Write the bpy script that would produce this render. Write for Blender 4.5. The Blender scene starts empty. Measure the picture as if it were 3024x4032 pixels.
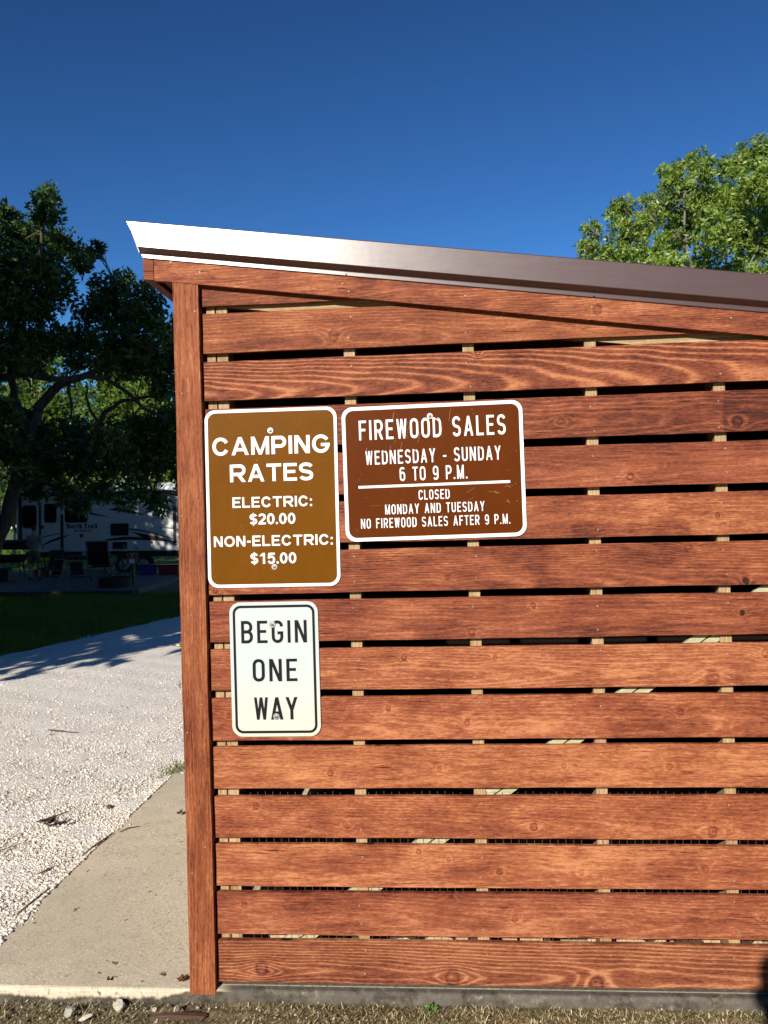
import bpy, math, random
import numpy as np
from mathutils import Vector, Matrix
rnd = random.Random(7)
nr = np.random.default_rng(11)
sc = bpy.context.scene
COL = sc.collection
R = math.radians

# ------------------------------------------------------------------ camera, sky, sun, exposure
CAM = Vector((0.81837, -2.79629, 1.58490))
AX_R = Vector((0.99686, 0.07489, -0.02574)); AX_U = Vector((0.02598, -0.00215, 0.99966)); AX_F = Vector((-0.07481, 0.99719, 0.00409))
cd = bpy.data.cameras.new('camera'); cam = bpy.data.objects.new('camera', cd); COL.objects.link(cam)
m = Matrix((AX_R, AX_U, -AX_F)).transposed().to_4x4(); m.translation = CAM
cam.matrix_world = m
cd.sensor_fit = 'VERTICAL'; cd.sensor_height = 36.0; cd.lens = 3261 / 4032 * 36.0
cd.clip_start = 0.05; cd.clip_end = 2000
sc.camera = cam

SUN_EL, SUN_AZ = 26.5, 18.0            # sun low, behind the camera and a little to its left
w = bpy.data.worlds.new('World'); sc.world = w; w.use_nodes = True
wn = w.node_tree; bg = wn.nodes['Background']
sky = wn.nodes.new('ShaderNodeTexSky'); sky.sky_type = 'NISHITA'; sky.sun_disc = False
sky.sun_elevation = R(SUN_EL); sky.sun_rotation = R(180 + SUN_AZ)
sky.altitude = 300; sky.air_density = 1.0; sky.dust_density = 0.0; sky.ozone_density = 8.0
wb = wn.nodes.new('ShaderNodeMix'); wb.data_type = 'RGBA'; wb.blend_type = 'MULTIPLY'; wb.inputs[0].default_value = 1.0
mn_ = wn.nodes.new('ShaderNodeMix'); mn_.data_type = 'RGBA'; mn_.blend_type = 'DARKEN'; mn_.inputs[0].default_value = 1.0; mn_.inputs[7].default_value = (7.5, 7.5, 7.5, 1)
gm = wn.nodes.new('ShaderNodeGamma'); gm.inputs[1].default_value = 1.6          # contrast and white balance of the phone picture
wn.links.new(sky.outputs[0], mn_.inputs[6]); wn.links.new(mn_.outputs[2], gm.inputs[0]); wn.links.new(gm.outputs[0], wb.inputs[6]); wb.inputs[7].default_value = (.55, .52, .40, 1)
wn.links.new(wb.outputs[2], bg.inputs[0]); bg.inputs[1].default_value = 0.055
sd = bpy.data.lights.new('sun', 'SUN'); sd.energy = 4.2; sd.angle = R(0.53); sd.color = (1.0, 0.93, 0.82)
so = bpy.data.objects.new('sun', sd); COL.objects.link(so); so.location = (-5, -15, 12)
ce, se = math.cos(R(SUN_EL)), math.sin(R(SUN_EL)); ca, sa = math.cos(R(SUN_AZ)), math.sin(R(SUN_AZ))
SUN_DIR = Vector((sa * ce, ca * ce, -se))
so.rotation_euler = SUN_DIR.to_track_quat('-Z', 'Y').to_euler()
sc.view_settings.view_transform = 'Standard'; sc.view_settings.look = 'None'
sc.view_settings.exposure = 0.85; sc.view_settings.gamma = 1.0

# ------------------------------------------------------------------ tagging helpers
def tag(o, label=None, cat=None, group=None, kind=None):
    if label: o['label'] = label
    if cat: o['category'] = cat
    if group: o['group'] = group
    if kind: o['kind'] = kind
    return o
def empty(name, loc=(0, 0, 0), rz=0.0, rx=0.0, ry=0.0):
    o = bpy.data.objects.new(name, None); o.location = loc; o.rotation_euler = (rx, ry, rz); o.empty_display_size = .1
    COL.objects.link(o); return o
def dup(o, parent=None):
    c = o.copy(); COL.objects.link(c)
    if parent is not None: c.parent = parent
    for ch in list(o.children): dup(ch, c)
    return c

# ------------------------------------------------------------------ mesh builder
class MB:
    def __init__(s): s.v = []; s.f = []; s.mi = []
    def add(s, vs, fs, mi=0):
        b = len(s.v); s.v += [tuple(p) for p in vs]; s.f += [tuple(i + b for i in f) for f in fs]; s.mi += [mi] * len(fs); return s
    def box(s, x0, x1, y0, y1, z0, z1, mi=0):
        return s.add([(x0,y0,z0),(x1,y0,z0),(x1,y1,z0),(x0,y1,z0),(x0,y0,z1),(x1,y0,z1),(x1,y1,z1),(x0,y1,z1)],
                     [(0,3,2,1),(4,5,6,7),(0,1,5,4),(1,2,6,5),(2,3,7,6),(3,0,4,7)], mi)
    def prism(s, poly, y0, y1, mi=0):
        # polygon in x,z (counter clockwise seen from -Y), front at y0
        n = len(poly); vs = [(x, y0, z) for x, z in poly] + [(x, y1, z) for x, z in poly]
        fs = [tuple(range(n)), tuple(range(2*n-1, n-1, -1))]
        fs += [(i, i+n, (i+1) % n + n, (i+1) % n) for i in range(n)]
        return s.add(vs, fs, mi)
    def tube(s, pts, rad, seg=8, mi=0, cap=True):
        pts = [Vector(p) for p in pts]; n = len(pts)
        if not hasattr(rad, '__len__'): rad = [rad] * n
        prev = None; rings = []
        for i, p in enumerate(pts):
            t = (pts[min(i+1, n-1)] - pts[max(i-1, 0)])
            if t.length < 1e-9: t = Vector((0, 0, 1))
            t.normalize()
            if prev is None: a = t.orthogonal().normalized()
            else:
                a = prev - t * prev.dot(t)
                a = a.normalized() if a.length > 1e-6 else t.orthogonal().normalized()
            prev = a; b = t.cross(a)
            rings.append([p + (a * math.cos(2*math.pi*k/seg) + b * math.sin(2*math.pi*k/seg)) * rad[i] for k in range(seg)])
        vs = [q for r in rings for q in r]; fs = []
        for i in range(n-1):
            for k in range(seg): fs.append((i*seg+k, i*seg+(k+1) % seg, (i+1)*seg+(k+1) % seg, (i+1)*seg+k))
        if cap: fs.append(tuple(range(seg-1, -1, -1))); fs.append(tuple((n-1)*seg+k for k in range(seg)))
        return s.add(vs, fs, mi)
    def cyl(s, c, r, h, axis='z', seg=16, mi=0, r2=None):
        c = Vector(c); d = {'x': Vector((1,0,0)), 'y': Vector((0,1,0)), 'z': Vector((0,0,1))}[axis]
        return s.tube([c, c + d*h], [r, r if r2 is None else r2], seg, mi)
    def build(s, name, mats, parent=None, smooth=False, bevel=0.0):
        me = bpy.data.meshes.new(name); me.from_pydata(s.v, [], s.f)
        for mt in (mats if isinstance(mats, (list, tuple)) else [mats]): me.materials.append(mt)
        if any(s.mi): me.polygons.foreach_set('material_index', s.mi)
        if smooth: me.polygons.foreach_set('use_smooth', [True] * len(me.polygons))
        me.update()
        o = bpy.data.objects.new(name, me); COL.objects.link(o)
        if parent is not None: o.parent = parent
        if bevel:
            bv = o.modifiers.new('bevel', 'BEVEL'); bv.width = bevel; bv.segments = 2; bv.limit_method = 'ANGLE'; bv.angle_limit = R(40)
        return o
def np_mesh(name, V, F, mat, parent=None, smooth=False):
    # V (n,3); F (m,k) with constant k
    V = np.ascontiguousarray(V, np.float32); F = np.ascontiguousarray(F, np.int32); k = F.shape[1]
    me = bpy.data.meshes.new(name); me.vertices.add(len(V)); me.vertices.foreach_set('co', V.ravel())
    me.loops.add(F.size); me.loops.foreach_set('vertex_index', F.ravel())
    me.polygons.add(len(F)); me.polygons.foreach_set('loop_start', np.arange(0, F.size, k, dtype=np.int32))
    me.polygons.foreach_set('loop_total', np.full(len(F), k, np.int32))
    if smooth: me.polygons.foreach_set('use_smooth', np.ones(len(F), bool))
    me.update(calc_edges=True); me.validate()
    me.materials.append(mat)
    o = bpy.data.objects.new(name, me); COL.objects.link(o)
    if parent is not None: o.parent = parent
    return o

# ------------------------------------------------------------------ node expressions
class X:
    def __init__(s, nt, v): s.nt = nt; s.v = v
    def _m(s, op, *a):
        n = s.nt.nodes.new('ShaderNodeMath'); n.operation = op
        for i, q in enumerate((s,) + a):
            q = q.v if isinstance(q, X) else q
            if isinstance(q, (int, float)): n.inputs[i].default_value = q
            else: s.nt.links.new(q, n.inputs[i])
        return X(s.nt, n.outputs[0])
    def __add__(s, o): return s._m('ADD', o)
    __radd__ = __add__
    def __sub__(s, o): return s._m('SUBTRACT', o)
    def __rsub__(s, o): return X(s.nt, float(o))._m('SUBTRACT', s)
    def __mul__(s, o): return s._m('MULTIPLY', o)
    __rmul__ = __mul__
    def __truediv__(s, o): return s._m('DIVIDE', o)
    def __pow__(s, o): return s._m('POWER', o)
    def sqrt(s): return s._m('SQRT')
    def sin(s): return s._m('SINE')
    def exp(s): return s._m('EXPONENT')
    def gt(s, o): return s._m('GREATER_THAN', o)
    def mx(s, o): return s._m('MAXIMUM', o)
    def mn(s, o): return s._m('MINIMUM', o)
    def abs(s): return s._m('ABSOLUTE')
    def step(s, a, b, lo=0.0, hi=1.0):
        n = s.nt.nodes.new('ShaderNodeMapRange'); n.interpolation_type = 'SMOOTHSTEP'
        s.nt.links.new(s.v, n.inputs[0])
        for i, q in enumerate((a, b, lo, hi)): n.inputs[i+1].default_value = q
        return X(s.nt, n.outputs[0])
def coords(nt, kind='Object'):
    t = nt.nodes.new('ShaderNodeTexCoord'); s = nt.nodes.new('ShaderNodeSeparateXYZ'); nt.links.new(t.outputs[kind], s.inputs[0])
    return [X(nt, s.outputs[i]) for i in range(3)]
def vec(nt, a, b, c):
    n = nt.nodes.new('ShaderNodeCombineXYZ')
    for i, q in enumerate((a, b, c)):
        if isinstance(q, X): nt.links.new(q.v, n.inputs[i])
        else: n.inputs[i].default_value = q
    return n.outputs[0]
def noise(nt, v, scale=1.0, detail=2.0, rough=.5):
    n = nt.nodes.new('ShaderNodeTexNoise'); n.inputs['Scale'].default_value = scale; n.inputs['Detail'].default_value = detail; n.inputs['Roughness'].default_value = rough
    nt.links.new(v, n.inputs['Vector']); return X(nt, n.outputs['Fac'])
def voro(nt, v, scale=1.0, feature='F1', out='Distance'):
    n = nt.nodes.new('ShaderNodeTexVoronoi'); n.feature = feature; n.inputs['Scale'].default_value = scale
    nt.links.new(v, n.inputs['Vector']); return n.outputs[out]
def ramp(nt, x, stops):
    n = nt.nodes.new('ShaderNodeValToRGB'); e = n.color_ramp.elements
    while len(e) < len(stops): e.new(0.5)
    for q, (p, c) in zip(e, stops): q.position = p; q.color = (*c, 1)
    nt.links.new(x.v, n.inputs[0]); return n.outputs[0]
def mix(nt, f, a, b, mode='MIX'):
    n = nt.nodes.new('ShaderNodeMix'); n.data_type = 'RGBA'; n.blend_type = mode; n.clamp_factor = True
    for i, q in ((0, f), (6, a), (7, b)):
        q = q.v if isinstance(q, X) else q
        if isinstance(q, (int, float)): n.inputs[i].default_value = q
        elif isinstance(q, tuple): n.inputs[i].default_value = (*q, 1)
        else: nt.links.new(q, n.inputs[i])
    return n.outputs[2]
def newmat(name):
    mt = bpy.data.materials.new(name); mt.use_nodes = True
    return mt, mt.node_tree, mt.node_tree.nodes['Principled BSDF']
def setc(nt, b, c):
    if isinstance(c, tuple): b.inputs['Base Color'].default_value = (*c, 1)
    else: nt.links.new(c, b.inputs['Base Color'])
def bump(nt, b, h, strength=.3, dist=.002):
    n = nt.nodes.new('ShaderNodeBump'); n.inputs['Strength'].default_value = strength; n.inputs['Distance'].default_value = dist
    nt.links.new(h.v, n.inputs['Height']); nt.links.new(n.outputs[0], b.inputs['Normal'])
def plain(name, c, rough=.6, metal=0.0, spec=.5, var=.12, scale=30):
    mt, nt, b = newmat(name); x, y, z = coords(nt)
    n = noise(nt, vec(nt, x, y, z), scale, 4)
    f = n * (2 * var) + (1 - var)
    setc(nt, b, mix(nt, 1.0, c, X(nt, vec(nt, f, f, f)), 'MULTIPLY'))
    b.inputs['Roughness'].default_value = rough; b.inputs['Metallic'].default_value = metal; b.inputs['Specular IOR Level'].default_value = spec
    return mt
def random_island(nt):
    g = nt.nodes.new('ShaderNodeNewGeometry'); return X(nt, g.outputs['Random Per Island'])

# ------------------------------------------------------------------ wood
RED = [(0.0, (.022,.0050,.0030)), (.20, (.070,.0145,.0066)), (.42, (.150,.0365,.0156)), (.66, (.242,.0695,.0285)), (1.0, (.425,.1720,.0770))]
def hue(st, g, b_, k=1.0): return [(p, (c[0]*k, c[1]*g*k, c[2]*b_*k)) for p, c in st]
POST = [(0.0, (.030,.0065,.0030)), (.22, (.088,.0185,.0068)), (.47, (.165,.0430,.0150)), (.72, (.240,.0740,.0270)), (1.0, (.360,.1350,.0560))]
RAW = [(0.0, (.10,.055,.022)), (.3, (.22,.14,.065)), (.6, (.33,.225,.12)), (1.0, (.48,.37,.23))]
def wood(name, seed, ax='x', knots=(), z0=.05, y0=.05, tilt=.02, u0=0.9, sp=.009, lines=.45, light=0.0, blotch=1.0, patches=(), stops=RED, rough=.68, crack=1.25, fibre=1.1, fs=1.0, fv=1.0):
    mt, nt, b = newmat(name); x, y, z = coords(nt)
    u, v = {'x': (x, z), 'z': (z, x), 'y': (y, z)}[ax]
    nl = noise(nt, vec(nt, u*1.3 + seed*3.1, v*3.5, seed*7.3), 1.0, 2) - .5
    n2 = noise(nt, vec(nt, u*2.2 + seed*5.7, v*6.0, seed*2.1), 1.0, 2) - .5
    nm = noise(nt, vec(nt, u*(5*fs) + seed, v*(34*fv), y*20), 1.0, 5, .68) - .5
    nf = noise(nt, vec(nt, u*(16*fs) + seed, v*(300*fv), y*60), 1.0, 4, .75) - .5
    nb = noise(nt, vec(nt, u*4.3 + seed*9, v*9, seed), 1.0, 4, .55) - .5
    ng = noise(nt, vec(nt, u*60, v*190, seed), 1.0, 3, .7) - .5
    vz = v - z0 + nl * .07
    yy = (u - u0) * tilt + y0 + n2 * .035
    rr = (vz * vz + yy * yy).sqrt()
    core = X(nt, 0.0)._m('ADD', 0.0); rim = None; halo = None
    for kn in knots:
        ku, kv, kr = kn[:3]; hole = kn[3] if len(kn) > 3 else 0.0
        du = (u - ku + nm * .012 + nb*.008) / (kr*.78); dv = (v - kv + nb*.012) / (kr * .92)
        q2 = du * du + dv * dv
        far = ((du * du) / 7.0 + (dv * dv) / 2.6)
        bulge = (far * -1.0).exp()
        rr = rr + bulge * (sp * 1.9 * (1 if (int(ku*100) % 2) else -1))
        q = q2.sqrt()
        c1 = q.step(1.08, .80); r1 = ((q - .95) * 4.0); r1 = (r1 * r1 * -1.0).exp() * (nb*2.2 + .62).mx(0.0)
        core = core.mx(c1 * (1.0 + hole*4.0)); rim = r1 if rim is None else rim.mx(r1)
        halo = bulge if halo is None else halo.mx(bulge)
    ph = (rr * (2 * math.pi / sp) + nm * 1.2).sin() * .5 + .5
    ring = ph ** 2.6
    f = ring * (lines*.62) + nm * (.80*fibre) + nf * (.95*fibre) + ng * .75 + nb * (.85 * blotch) + nl * .45 + (.575 - lines * .20 + light)
    for (a0, a1, b0, b1, am) in patches:
        jit = nm * .02
        g = (u + jit).step(a0 - .004, a0 + .004) * (u + jit).step(a1 + .004, a1 - .004) * (v + nb*.02).step(b0 - .008, b0 + .008) * (v + nb*.02).step(b1 + .008, b1 - .008)
        f = f + g * am
    if halo is not None: f = f + halo * (.13 + nb * .25)
    ck = noise(nt, vec(nt, u*9 + seed*4, v*260, seed), 1.0, 2, .5).step(.665, .72) * noise(nt, vec(nt, u*3 + seed, v*14, 3.3), 1.0, 2).step(.45, .6)
    f = f - ck * (.55 * crack)
    if rim is not None: f = f - rim * .30 - core * (.15 - ng * .5)
    col = ramp(nt, f, stops)
    setc(nt, b, col)
    b.inputs['Roughness'].default_value = rough; b.inputs['Specular IOR Level'].default_value = .22
    h = f * .5 + nf * .6 - ck * 1.5
    if rim is not None: h = h - rim * .7
    bump(nt, b, h, .5, .0025)
    return mt

M = {}
M['raw'] = wood('raw timber', 3.3, 'z', sp=.011, lines=.25, stops=RAW, blotch=.5)
M['rawx'] = wood('raw timber lengthwise', 5.1, 'x', sp=.011, lines=.25, stops=RAW, blotch=.5)
M['brace'] = wood('pale brace timber', 6.4, 'x', sp=.02, lines=.1, stops=[(0,(.20,.18,.10)),(.5,(.38,.36,.22)),(1,(.55,.52,.36))], blotch=.5)
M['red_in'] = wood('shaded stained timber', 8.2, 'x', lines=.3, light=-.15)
M['dark_in'] = plain('inner boards darkened as shade', (.010,.006,.005), .9, spec=.1)  # near-black colour stands in for the shade inside the shed
M['nail'] = plain('dull nail heads', (.26,.19,.14), .5, .2, var=.9, scale=37)
M['galv'] = plain('galvanised steel', (.48,.47,.45), .38, .85, var=.25, scale=400)
M['dirty'] = plain('dirt caked concrete', (.055,.050,.040), .95, spec=.1, var=.8, scale=60)
M['wire'] = plain('weathered wire', (.11,.11,.11), .5, .4)
M['dark_metal'] = plain('dark screw steel', (.11,.10,.10), .35, .7)
M['brass'] = plain('yellow zinc steel', (.55,.42,.18), .3, .9, var=.2)
M['black'] = plain('black plastic', (.008,.008,.009), .5)
M['black_fabric'] = plain('black fabric', (.012,.012,.013), .9, spec=.2)

# brown painted metal of the roof and its trim: glossy, faint orange peel and scratches
mt, nt, b = newmat('brown painted steel'); x, y, z = coords(nt)
n1 = noise(nt, vec(nt, x, y, z), 500, 3); n2 = noise(nt, vec(nt, x*2, y, z*20), 4, 4)
sc_ = noise(nt, vec(nt, x*40, y*5, z*300), 1, 3).step(.69, .74) * noise(nt, vec(nt, x*3, y, z*3), 1, 1).step(.5, .6)
setc(nt, b, mix(nt, sc_ * .4, mix(nt, n2, (.060,.032,.029), (.076,.042,.038)), (.22,.18,.16)))
r_ = n2 * .07 + .255
nt.links.new(r_.v, b.inputs['Roughness']); b.inputs['Specular IOR Level'].default_value = .60; b.inputs['Coat Weight'].default_value = .5; b.inputs['Coat Roughness'].default_value = .42
bump(nt, b, n1 + n2 * 4 + noise(nt, vec(nt, x, y, z), 11, 2) * 7, .07, .001); M['trim'] = mt

# ------------------------------------------------------------------ 1. ground, road, slab
def gz(X_, Y_):
    return np.where(Y_ < 0, -.066, np.where(Y_ < 18.5, -.066 - .0165 * Y_, -.371)) + .012*np.sin(X_*1.3)*np.clip(Y_-2,0,1)
xs = np.r_[-260, -160, -90, -60, np.arange(-40, 24.1, 1.0), 40, 70, 120, 200, 260.]; ys = np.r_[-120, -60, -30, -15, -8, -4, -2, -1, -.5, -.25, -.0201, 0, .5, 1, np.arange(2, 40.1, 1.0), 50, 60, 80, 110, 160, 230, 320, 420.]
GX, GY = np.meshgrid(xs, ys); GZ = gz(GX, GY) - .03
nX, nY = len(xs), len(ys)
idx = np.arange(nX*nY).reshape(nY, nX)
F = np.stack([idx[:-1,:-1], idx[:-1,1:], idx[1:,1:], idx[1:,:-1]], -1).reshape(-1, 4)
mt, nt, b = newmat('meadow ground'); x, y, z = coords(nt)
n1 = noise(nt, vec(nt, x, y, z), .7, 5); n2 = noise(nt, vec(nt, x, y, z), 9, 5)
setc(nt, b, ramp(nt, n1*.5 + n2*.5, [(.3,(.030,.050,.010)), (.5,(.060,.100,.020)), (.7,(.105,.150,.034))]))
b.inputs['Roughness'].default_value = .9; bump(nt, b, n2, .8, .05); M['ground'] = mt
tag(np_mesh('ground', np.stack([GX, GY, GZ], -1).reshape(-1, 3), F, M['ground'], smooth=True), kind='structure')

# gravel road along the left of the shed
EDGE = [(-9, -20), (-7.6, -6), (-6.5, 2), (-5.9, 5), (-5.38, 8.2), (-5.0, 9.8), (-4.72, 12), (-3.9, 15), (-2.4, 20), (1, 27), (6, 34)]
RIGHT = [(-1.6, -20), (-1.6, -6), (-.9, 2), (-.9, 5), (-.8, 8.2), (-.6, 9.8), (-.3, 12), (.6, 15), (2.4, 20), (5.6, 26), (10, 32)]
def lerp_poly(P, yq): return np.interp(yq, [p[1] for p in P], [p[0] for p in P])
yy = np.r_[-20, -6, np.arange(-2, 8, .08), np.arange(8, 14, .15), np.arange(14, 27, .5)]
tt = np.linspace(0, 1, 70)
LX = lerp_poly(EDGE, yy); RX = lerp_poly(RIGHT, yy)
LX = LX + .10*np.sin(yy*2.3) + .06*np.sin(yy*5.9+1)
VX = LX[:,None] * (1 - tt) + RX[:,None] * tt; VY = np.repeat(yy[:,None], len(tt), 1)
VZ = gz(VX, VY) + .004
near = np.exp(-np.abs(VX + .95) / .12) * (VY > -.05) * (VY < 2.6)
VZ += near * .022 + .006*np.sin(VX*9+VY*4)*np.sin(VY*7-VX*3)
VZ = np.where(VY < -.02, -.09, VZ)
idx = np.arange(VX.size).reshape(VX.shape)
F = np.stack([idx[:-1,:-1], idx[:-1,1:], idx[1:,1:], idx[1:,:-1]], -1).reshape(-1, 4)
mt, nt, b = newmat('pale crushed limestone'); x, y, z = coords(nt)
p_ = vec(nt, x, y, z)
v1 = X(nt, voro(nt, p_, 95)); n1 = noise(nt, p_, 130, 4, .7); n2 = noise(nt, p_, 1.6, 4); n3 = noise(nt, p_, 28, 4, .6)
vc = voro(nt, p_, 95, out='Color'); s3 = nt.nodes.new('ShaderNodeSeparateColor'); nt.links.new(vc, s3.inputs[0]); vr = X(nt, s3.outputs[0])
c = ramp(nt, vr*.45 + n1*.4 + n2*.35 + n3*.3 - .12, [(.22,(.26,.23,.19)), (.38,(.54,.48,.405)), (.56,(.67,.62,.56)), (.85,(.79,.745,.69))])
dk = n3.step(.40, .30); n8 = noise(nt, p_, 14, 3, .6)
c = mix(nt, dk * .72, c, (.15,.125,.10)); c = mix(nt, n8.step(.40,.30)*.45, c, (.26,.225,.185)); c = mix(nt, n3.step(.60,.70)*.6, c, (.80,.77,.72))
setc(nt, b, c); b.inputs['Roughness'].default_value = .95; b.inputs['Specular IOR Level'].default_value = .15
bump(nt, b, v1 * -1.0 + n1*.5, .6, .009); M['gravel'] = mt
tag(np_mesh('gravel_road', np.stack([VX, VY, VZ], -1).reshape(-1, 3), F[:, ::-1] if False else F, M['gravel']), kind='structure')

# loose stones on the road, one mass nobody could count
ico = []
t = (1 + 5**.5) / 2
icoV = np.array([(-1,t,0),(1,t,0),(-1,-t,0),(1,-t,0),(0,-1,t),(0,1,t),(0,-1,-t),(0,1,-t),(t,0,-1),(t,0,1),(-t,0,-1),(-t,0,1)]) / 1.9
icoF = np.array([(0,11,5),(0,5,1),(0,1,7),(0,7,10),(0,10,11),(1,5,9),(5,11,4),(11,10,2),(10,7,6),(7,1,8),(3,9,4),(3,4,2),(3,2,6),(3,6,8),(3,8,9),(4,9,5),(2,4,11),(6,2,10),(8,6,7),(9,8,1)])
def rand_rot(n, rng):
    q = rng.normal(size=(n, 4)); q /= np.linalg.norm(q, axis=1)[:,None]; a, b_, c_, d_ = q.T
    return np.stack([1-2*(c_*c_+d_*d_), 2*(b_*c_-a*d_), 2*(b_*d_+a*c_), 2*(b_*c_+a*d_), 1-2*(b_*b_+d_*d_), 2*(c_*d_-a*b_), 2*(b_*d_-a*c_), 2*(c_*d_+a*b_), 1-2*(b_*b_+c_*c_)], -1).reshape(n, 3, 3)
def stones(pos, size, rng):
    n = len(pos); sh = size[:,None,None] * (icoV[None] * rng.uniform(.72, 1.15, (n, 12, 1))) * rng.uniform(.6, 1.2, (n, 1, 3))
    V = np.einsum('nij,nkj->nki', rand_rot(n, rng), sh); V[:,:,2] *= .75; V += pos[:,None,:]
    F = icoF[None] + (np.arange(n) * 12)[:,None,None]
    return V.reshape(-1, 3), F.reshape(-1, 3)
SZ_ = -.02
N = 120000
dd = nr.uniform(1/9.5, 1/2.7, N) ** -1            # dense near the camera
py = dd - 2.75; px = -.95 - np.abs(nr.uniform(0, 1, N)) * (.5 + np.clip(py, 0, 9) * .56)
edge = nr.uniform(0, 1, N) < .10
spill = .5 + .5*np.sin(py*0) ; px = np.where(edge, -.955 - np.abs(nr.normal(0, .035, N)) , px); py = np.where(edge, nr.uniform(-.02, 2.5, N), py)
dens = .5 + .5*np.sin(px*2.1+1.2*np.sin(py*1.3))*np.sin(py*1.7-px)
keep = (py > -.02) & (px > lerp_poly(EDGE, py) + .1) & ((nr.uniform(0, 1, N) < .35 + .65*dens) | edge); px, py = px[keep], py[keep]
sz = np.clip(nr.lognormal(math.log(.0036), .48, len(px)), .0018, .014)
bump_ = np.exp(-np.abs(px + .95) / .12) * .022 * (py < 2.6)
pz = gz(px, py) + .006 + bump_ + sz * .1
n2_ = 1500; sy_ = nr.uniform(-.01, 2.3, n2_); am = np.clip(np.sin(sy_*5.3)*.5 + np.sin(sy_*13.1+1)*.4 + np.sin(sy_*2.2+2)*.4, .05, 1); sx_ = -.952 + np.abs(nr.normal(0, .030, n2_))*am; ss2 = np.clip(nr.lognormal(math.log(.0042), .45, n2_), .002, .012)
px = np.r_[px, sx_]; py = np.r_[py, sy_]; sz = np.r_[sz, ss2]; pz = np.r_[pz, SZ_ + ss2*.35]      # chips kicked up onto the slab
V, F = stones(np.stack([px, py, pz], -1), sz, nr)
mt, nt, b = newmat('limestone chips'); ri = random_island(nt); x, y, z = coords(nt); n1 = noise(nt, vec(nt, x, y, z), 180, 3)
c = ramp(nt, ri*.85 + n1*.3 - .08, [(0,(.06,.05,.04)), (.05,(.13,.11,.09)), (.12,(.37,.315,.25)), (.35,(.57,.525,.465)), (.75,(.69,.65,.59)), (1,(.85,.81,.745))])
setc(nt, b, c); b.inputs['Roughness'].default_value = .9; b.inputs['Specular IOR Level'].default_value = .2; M['chips'] = mt
tag(np_mesh('loose_gravel', V, F, M['chips']), 'loose pale limestone chips scattered over the gravel road', 'gravel', kind='stuff')

# concrete slab the shed stands on, with a rounded nose along its front and a dirty front face
SX0, SX1, SZ, SY = -.95, 6.2, -.02, -.020
prof = [(SY, -.30)] + [(SY, SZ - .014)] + [(SY + .014 - .014*math.cos(a), SZ - .014 + .014*math.sin(a)) for a in np.linspace(0.3, math.pi/2, 5)] + [(2.35, SZ), (2.35, -.30)]
mb = MB(); nxs = 60; xsl = np.linspace(SX0, SX1, nxs); n = len(prof)
for i, xx in enumerate(xsl):
    for j, (a, c_) in enumerate(prof):
        jit = .0025*math.sin(xx*23+j)*math.sin(xx*51) if 0 < j < 6 else 0
        mb.v.append((xx, a + jit, c_ + jit*.5))
for i in range(nxs-1):
    for j in range(n-1): mb.f.append((i*n+j, (i+1)*n+j, (i+1)*n+j+1, i*n+j+1)); mb.mi.append(0)
mb.f.append(tuple(range(n))); mb.mi.append(0); mb.f.append(tuple((nxs-1)*n + k for k in range(n-1, -1, -1))); mb.mi.append(0)
mt, nt, b = newmat('weathered concrete'); x, y, z = coords(nt); p_ = vec(nt, x, y, z)
n1 = noise(nt, p_, 5, 5, .6); n2 = noise(nt, p_, 95, 4, .7); n3 = noise(nt, p_, 260, 2, .6); n4 = noise(nt, p_, 1.1, 3)
c = ramp(nt, n1*.45 + n2*.55 + n4*.3 - .15, [(.25,(.34,.283,.20)), (.45,(.52,.445,.325)), (.6,(.63,.54,.405)), (.8,(.73,.645,.50))])
n5 = noise(nt, p_, 75, 3, .75); n6 = noise(nt, p_, 33, 4, .7); n7 = noise(nt, p_, 90, 2, .6)
c = mix(nt, n7.step(.58,.68) * .75, c, (.80,.74,.62)); c = mix(nt, n5.step(.43,.33) * .70, c, (.15,.125,.09)); c = mix(nt, n6.step(.40,.28) * .5, c, (.22,.18,.13)); c = mix(nt, n4.step(.42,.62) * .32, c, (.30,.255,.19)); c = mix(nt, n1.step(.52,.66) * .28, c, (.27,.225,.165))
c = mix(nt, noise(nt, p_, 22, 2).step(.71, .74)*.8, c, (.10,.04,.02))          # rusty flecks
drip = noise(nt, vec(nt, x*55, 1.0, z*6), 1, 4, .6)*.030 + noise(nt, vec(nt, x*3.1, 2.0, 0.0), 1, 3)*.05
lim = x.step(-.30, .10, -.086, -.034) + x.step(.02, .25, 0.0, .03) - x.step(1.45, 1.75, 0.0, .022) + drip                                      # height up to which damp dirt has climbed
front = (y*-1.0).step(.0135, .0185).mx(x.step(-.02, .06) * (y*-1.0).step(-.02, -.01))
dirt = front * (lim - z).step(-.004, .010)
c = mix(nt, dirt * .96, c, ramp(nt, (n6*.45 + n1*.25 + noise(nt, vec(nt, x*26, y*26, z*40), 1, 5, .75)*.45 - .575)*2.3 + .5, [(.25,(.018,.016,.012)), (.48,(.042,.037,.029)), (.66,(.085,.075,.058)), (.86,(.26,.23,.18))]))
c = mix(nt, front * (x.step(.0,.06)) * noise(nt, p_, 14, 4).step(.42,.55) * .45, c, (.14,.125,.105))
setc(nt, b, c); b.inputs['Roughness'].default_value = .9; b.inputs['Specular IOR Level'].default_value = .25
bump(nt, b, n2 + n3*.5, .5, .003); M['concrete'] = mt
tag(mb.build('concrete_slab', M['concrete']), kind='structure')

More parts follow.
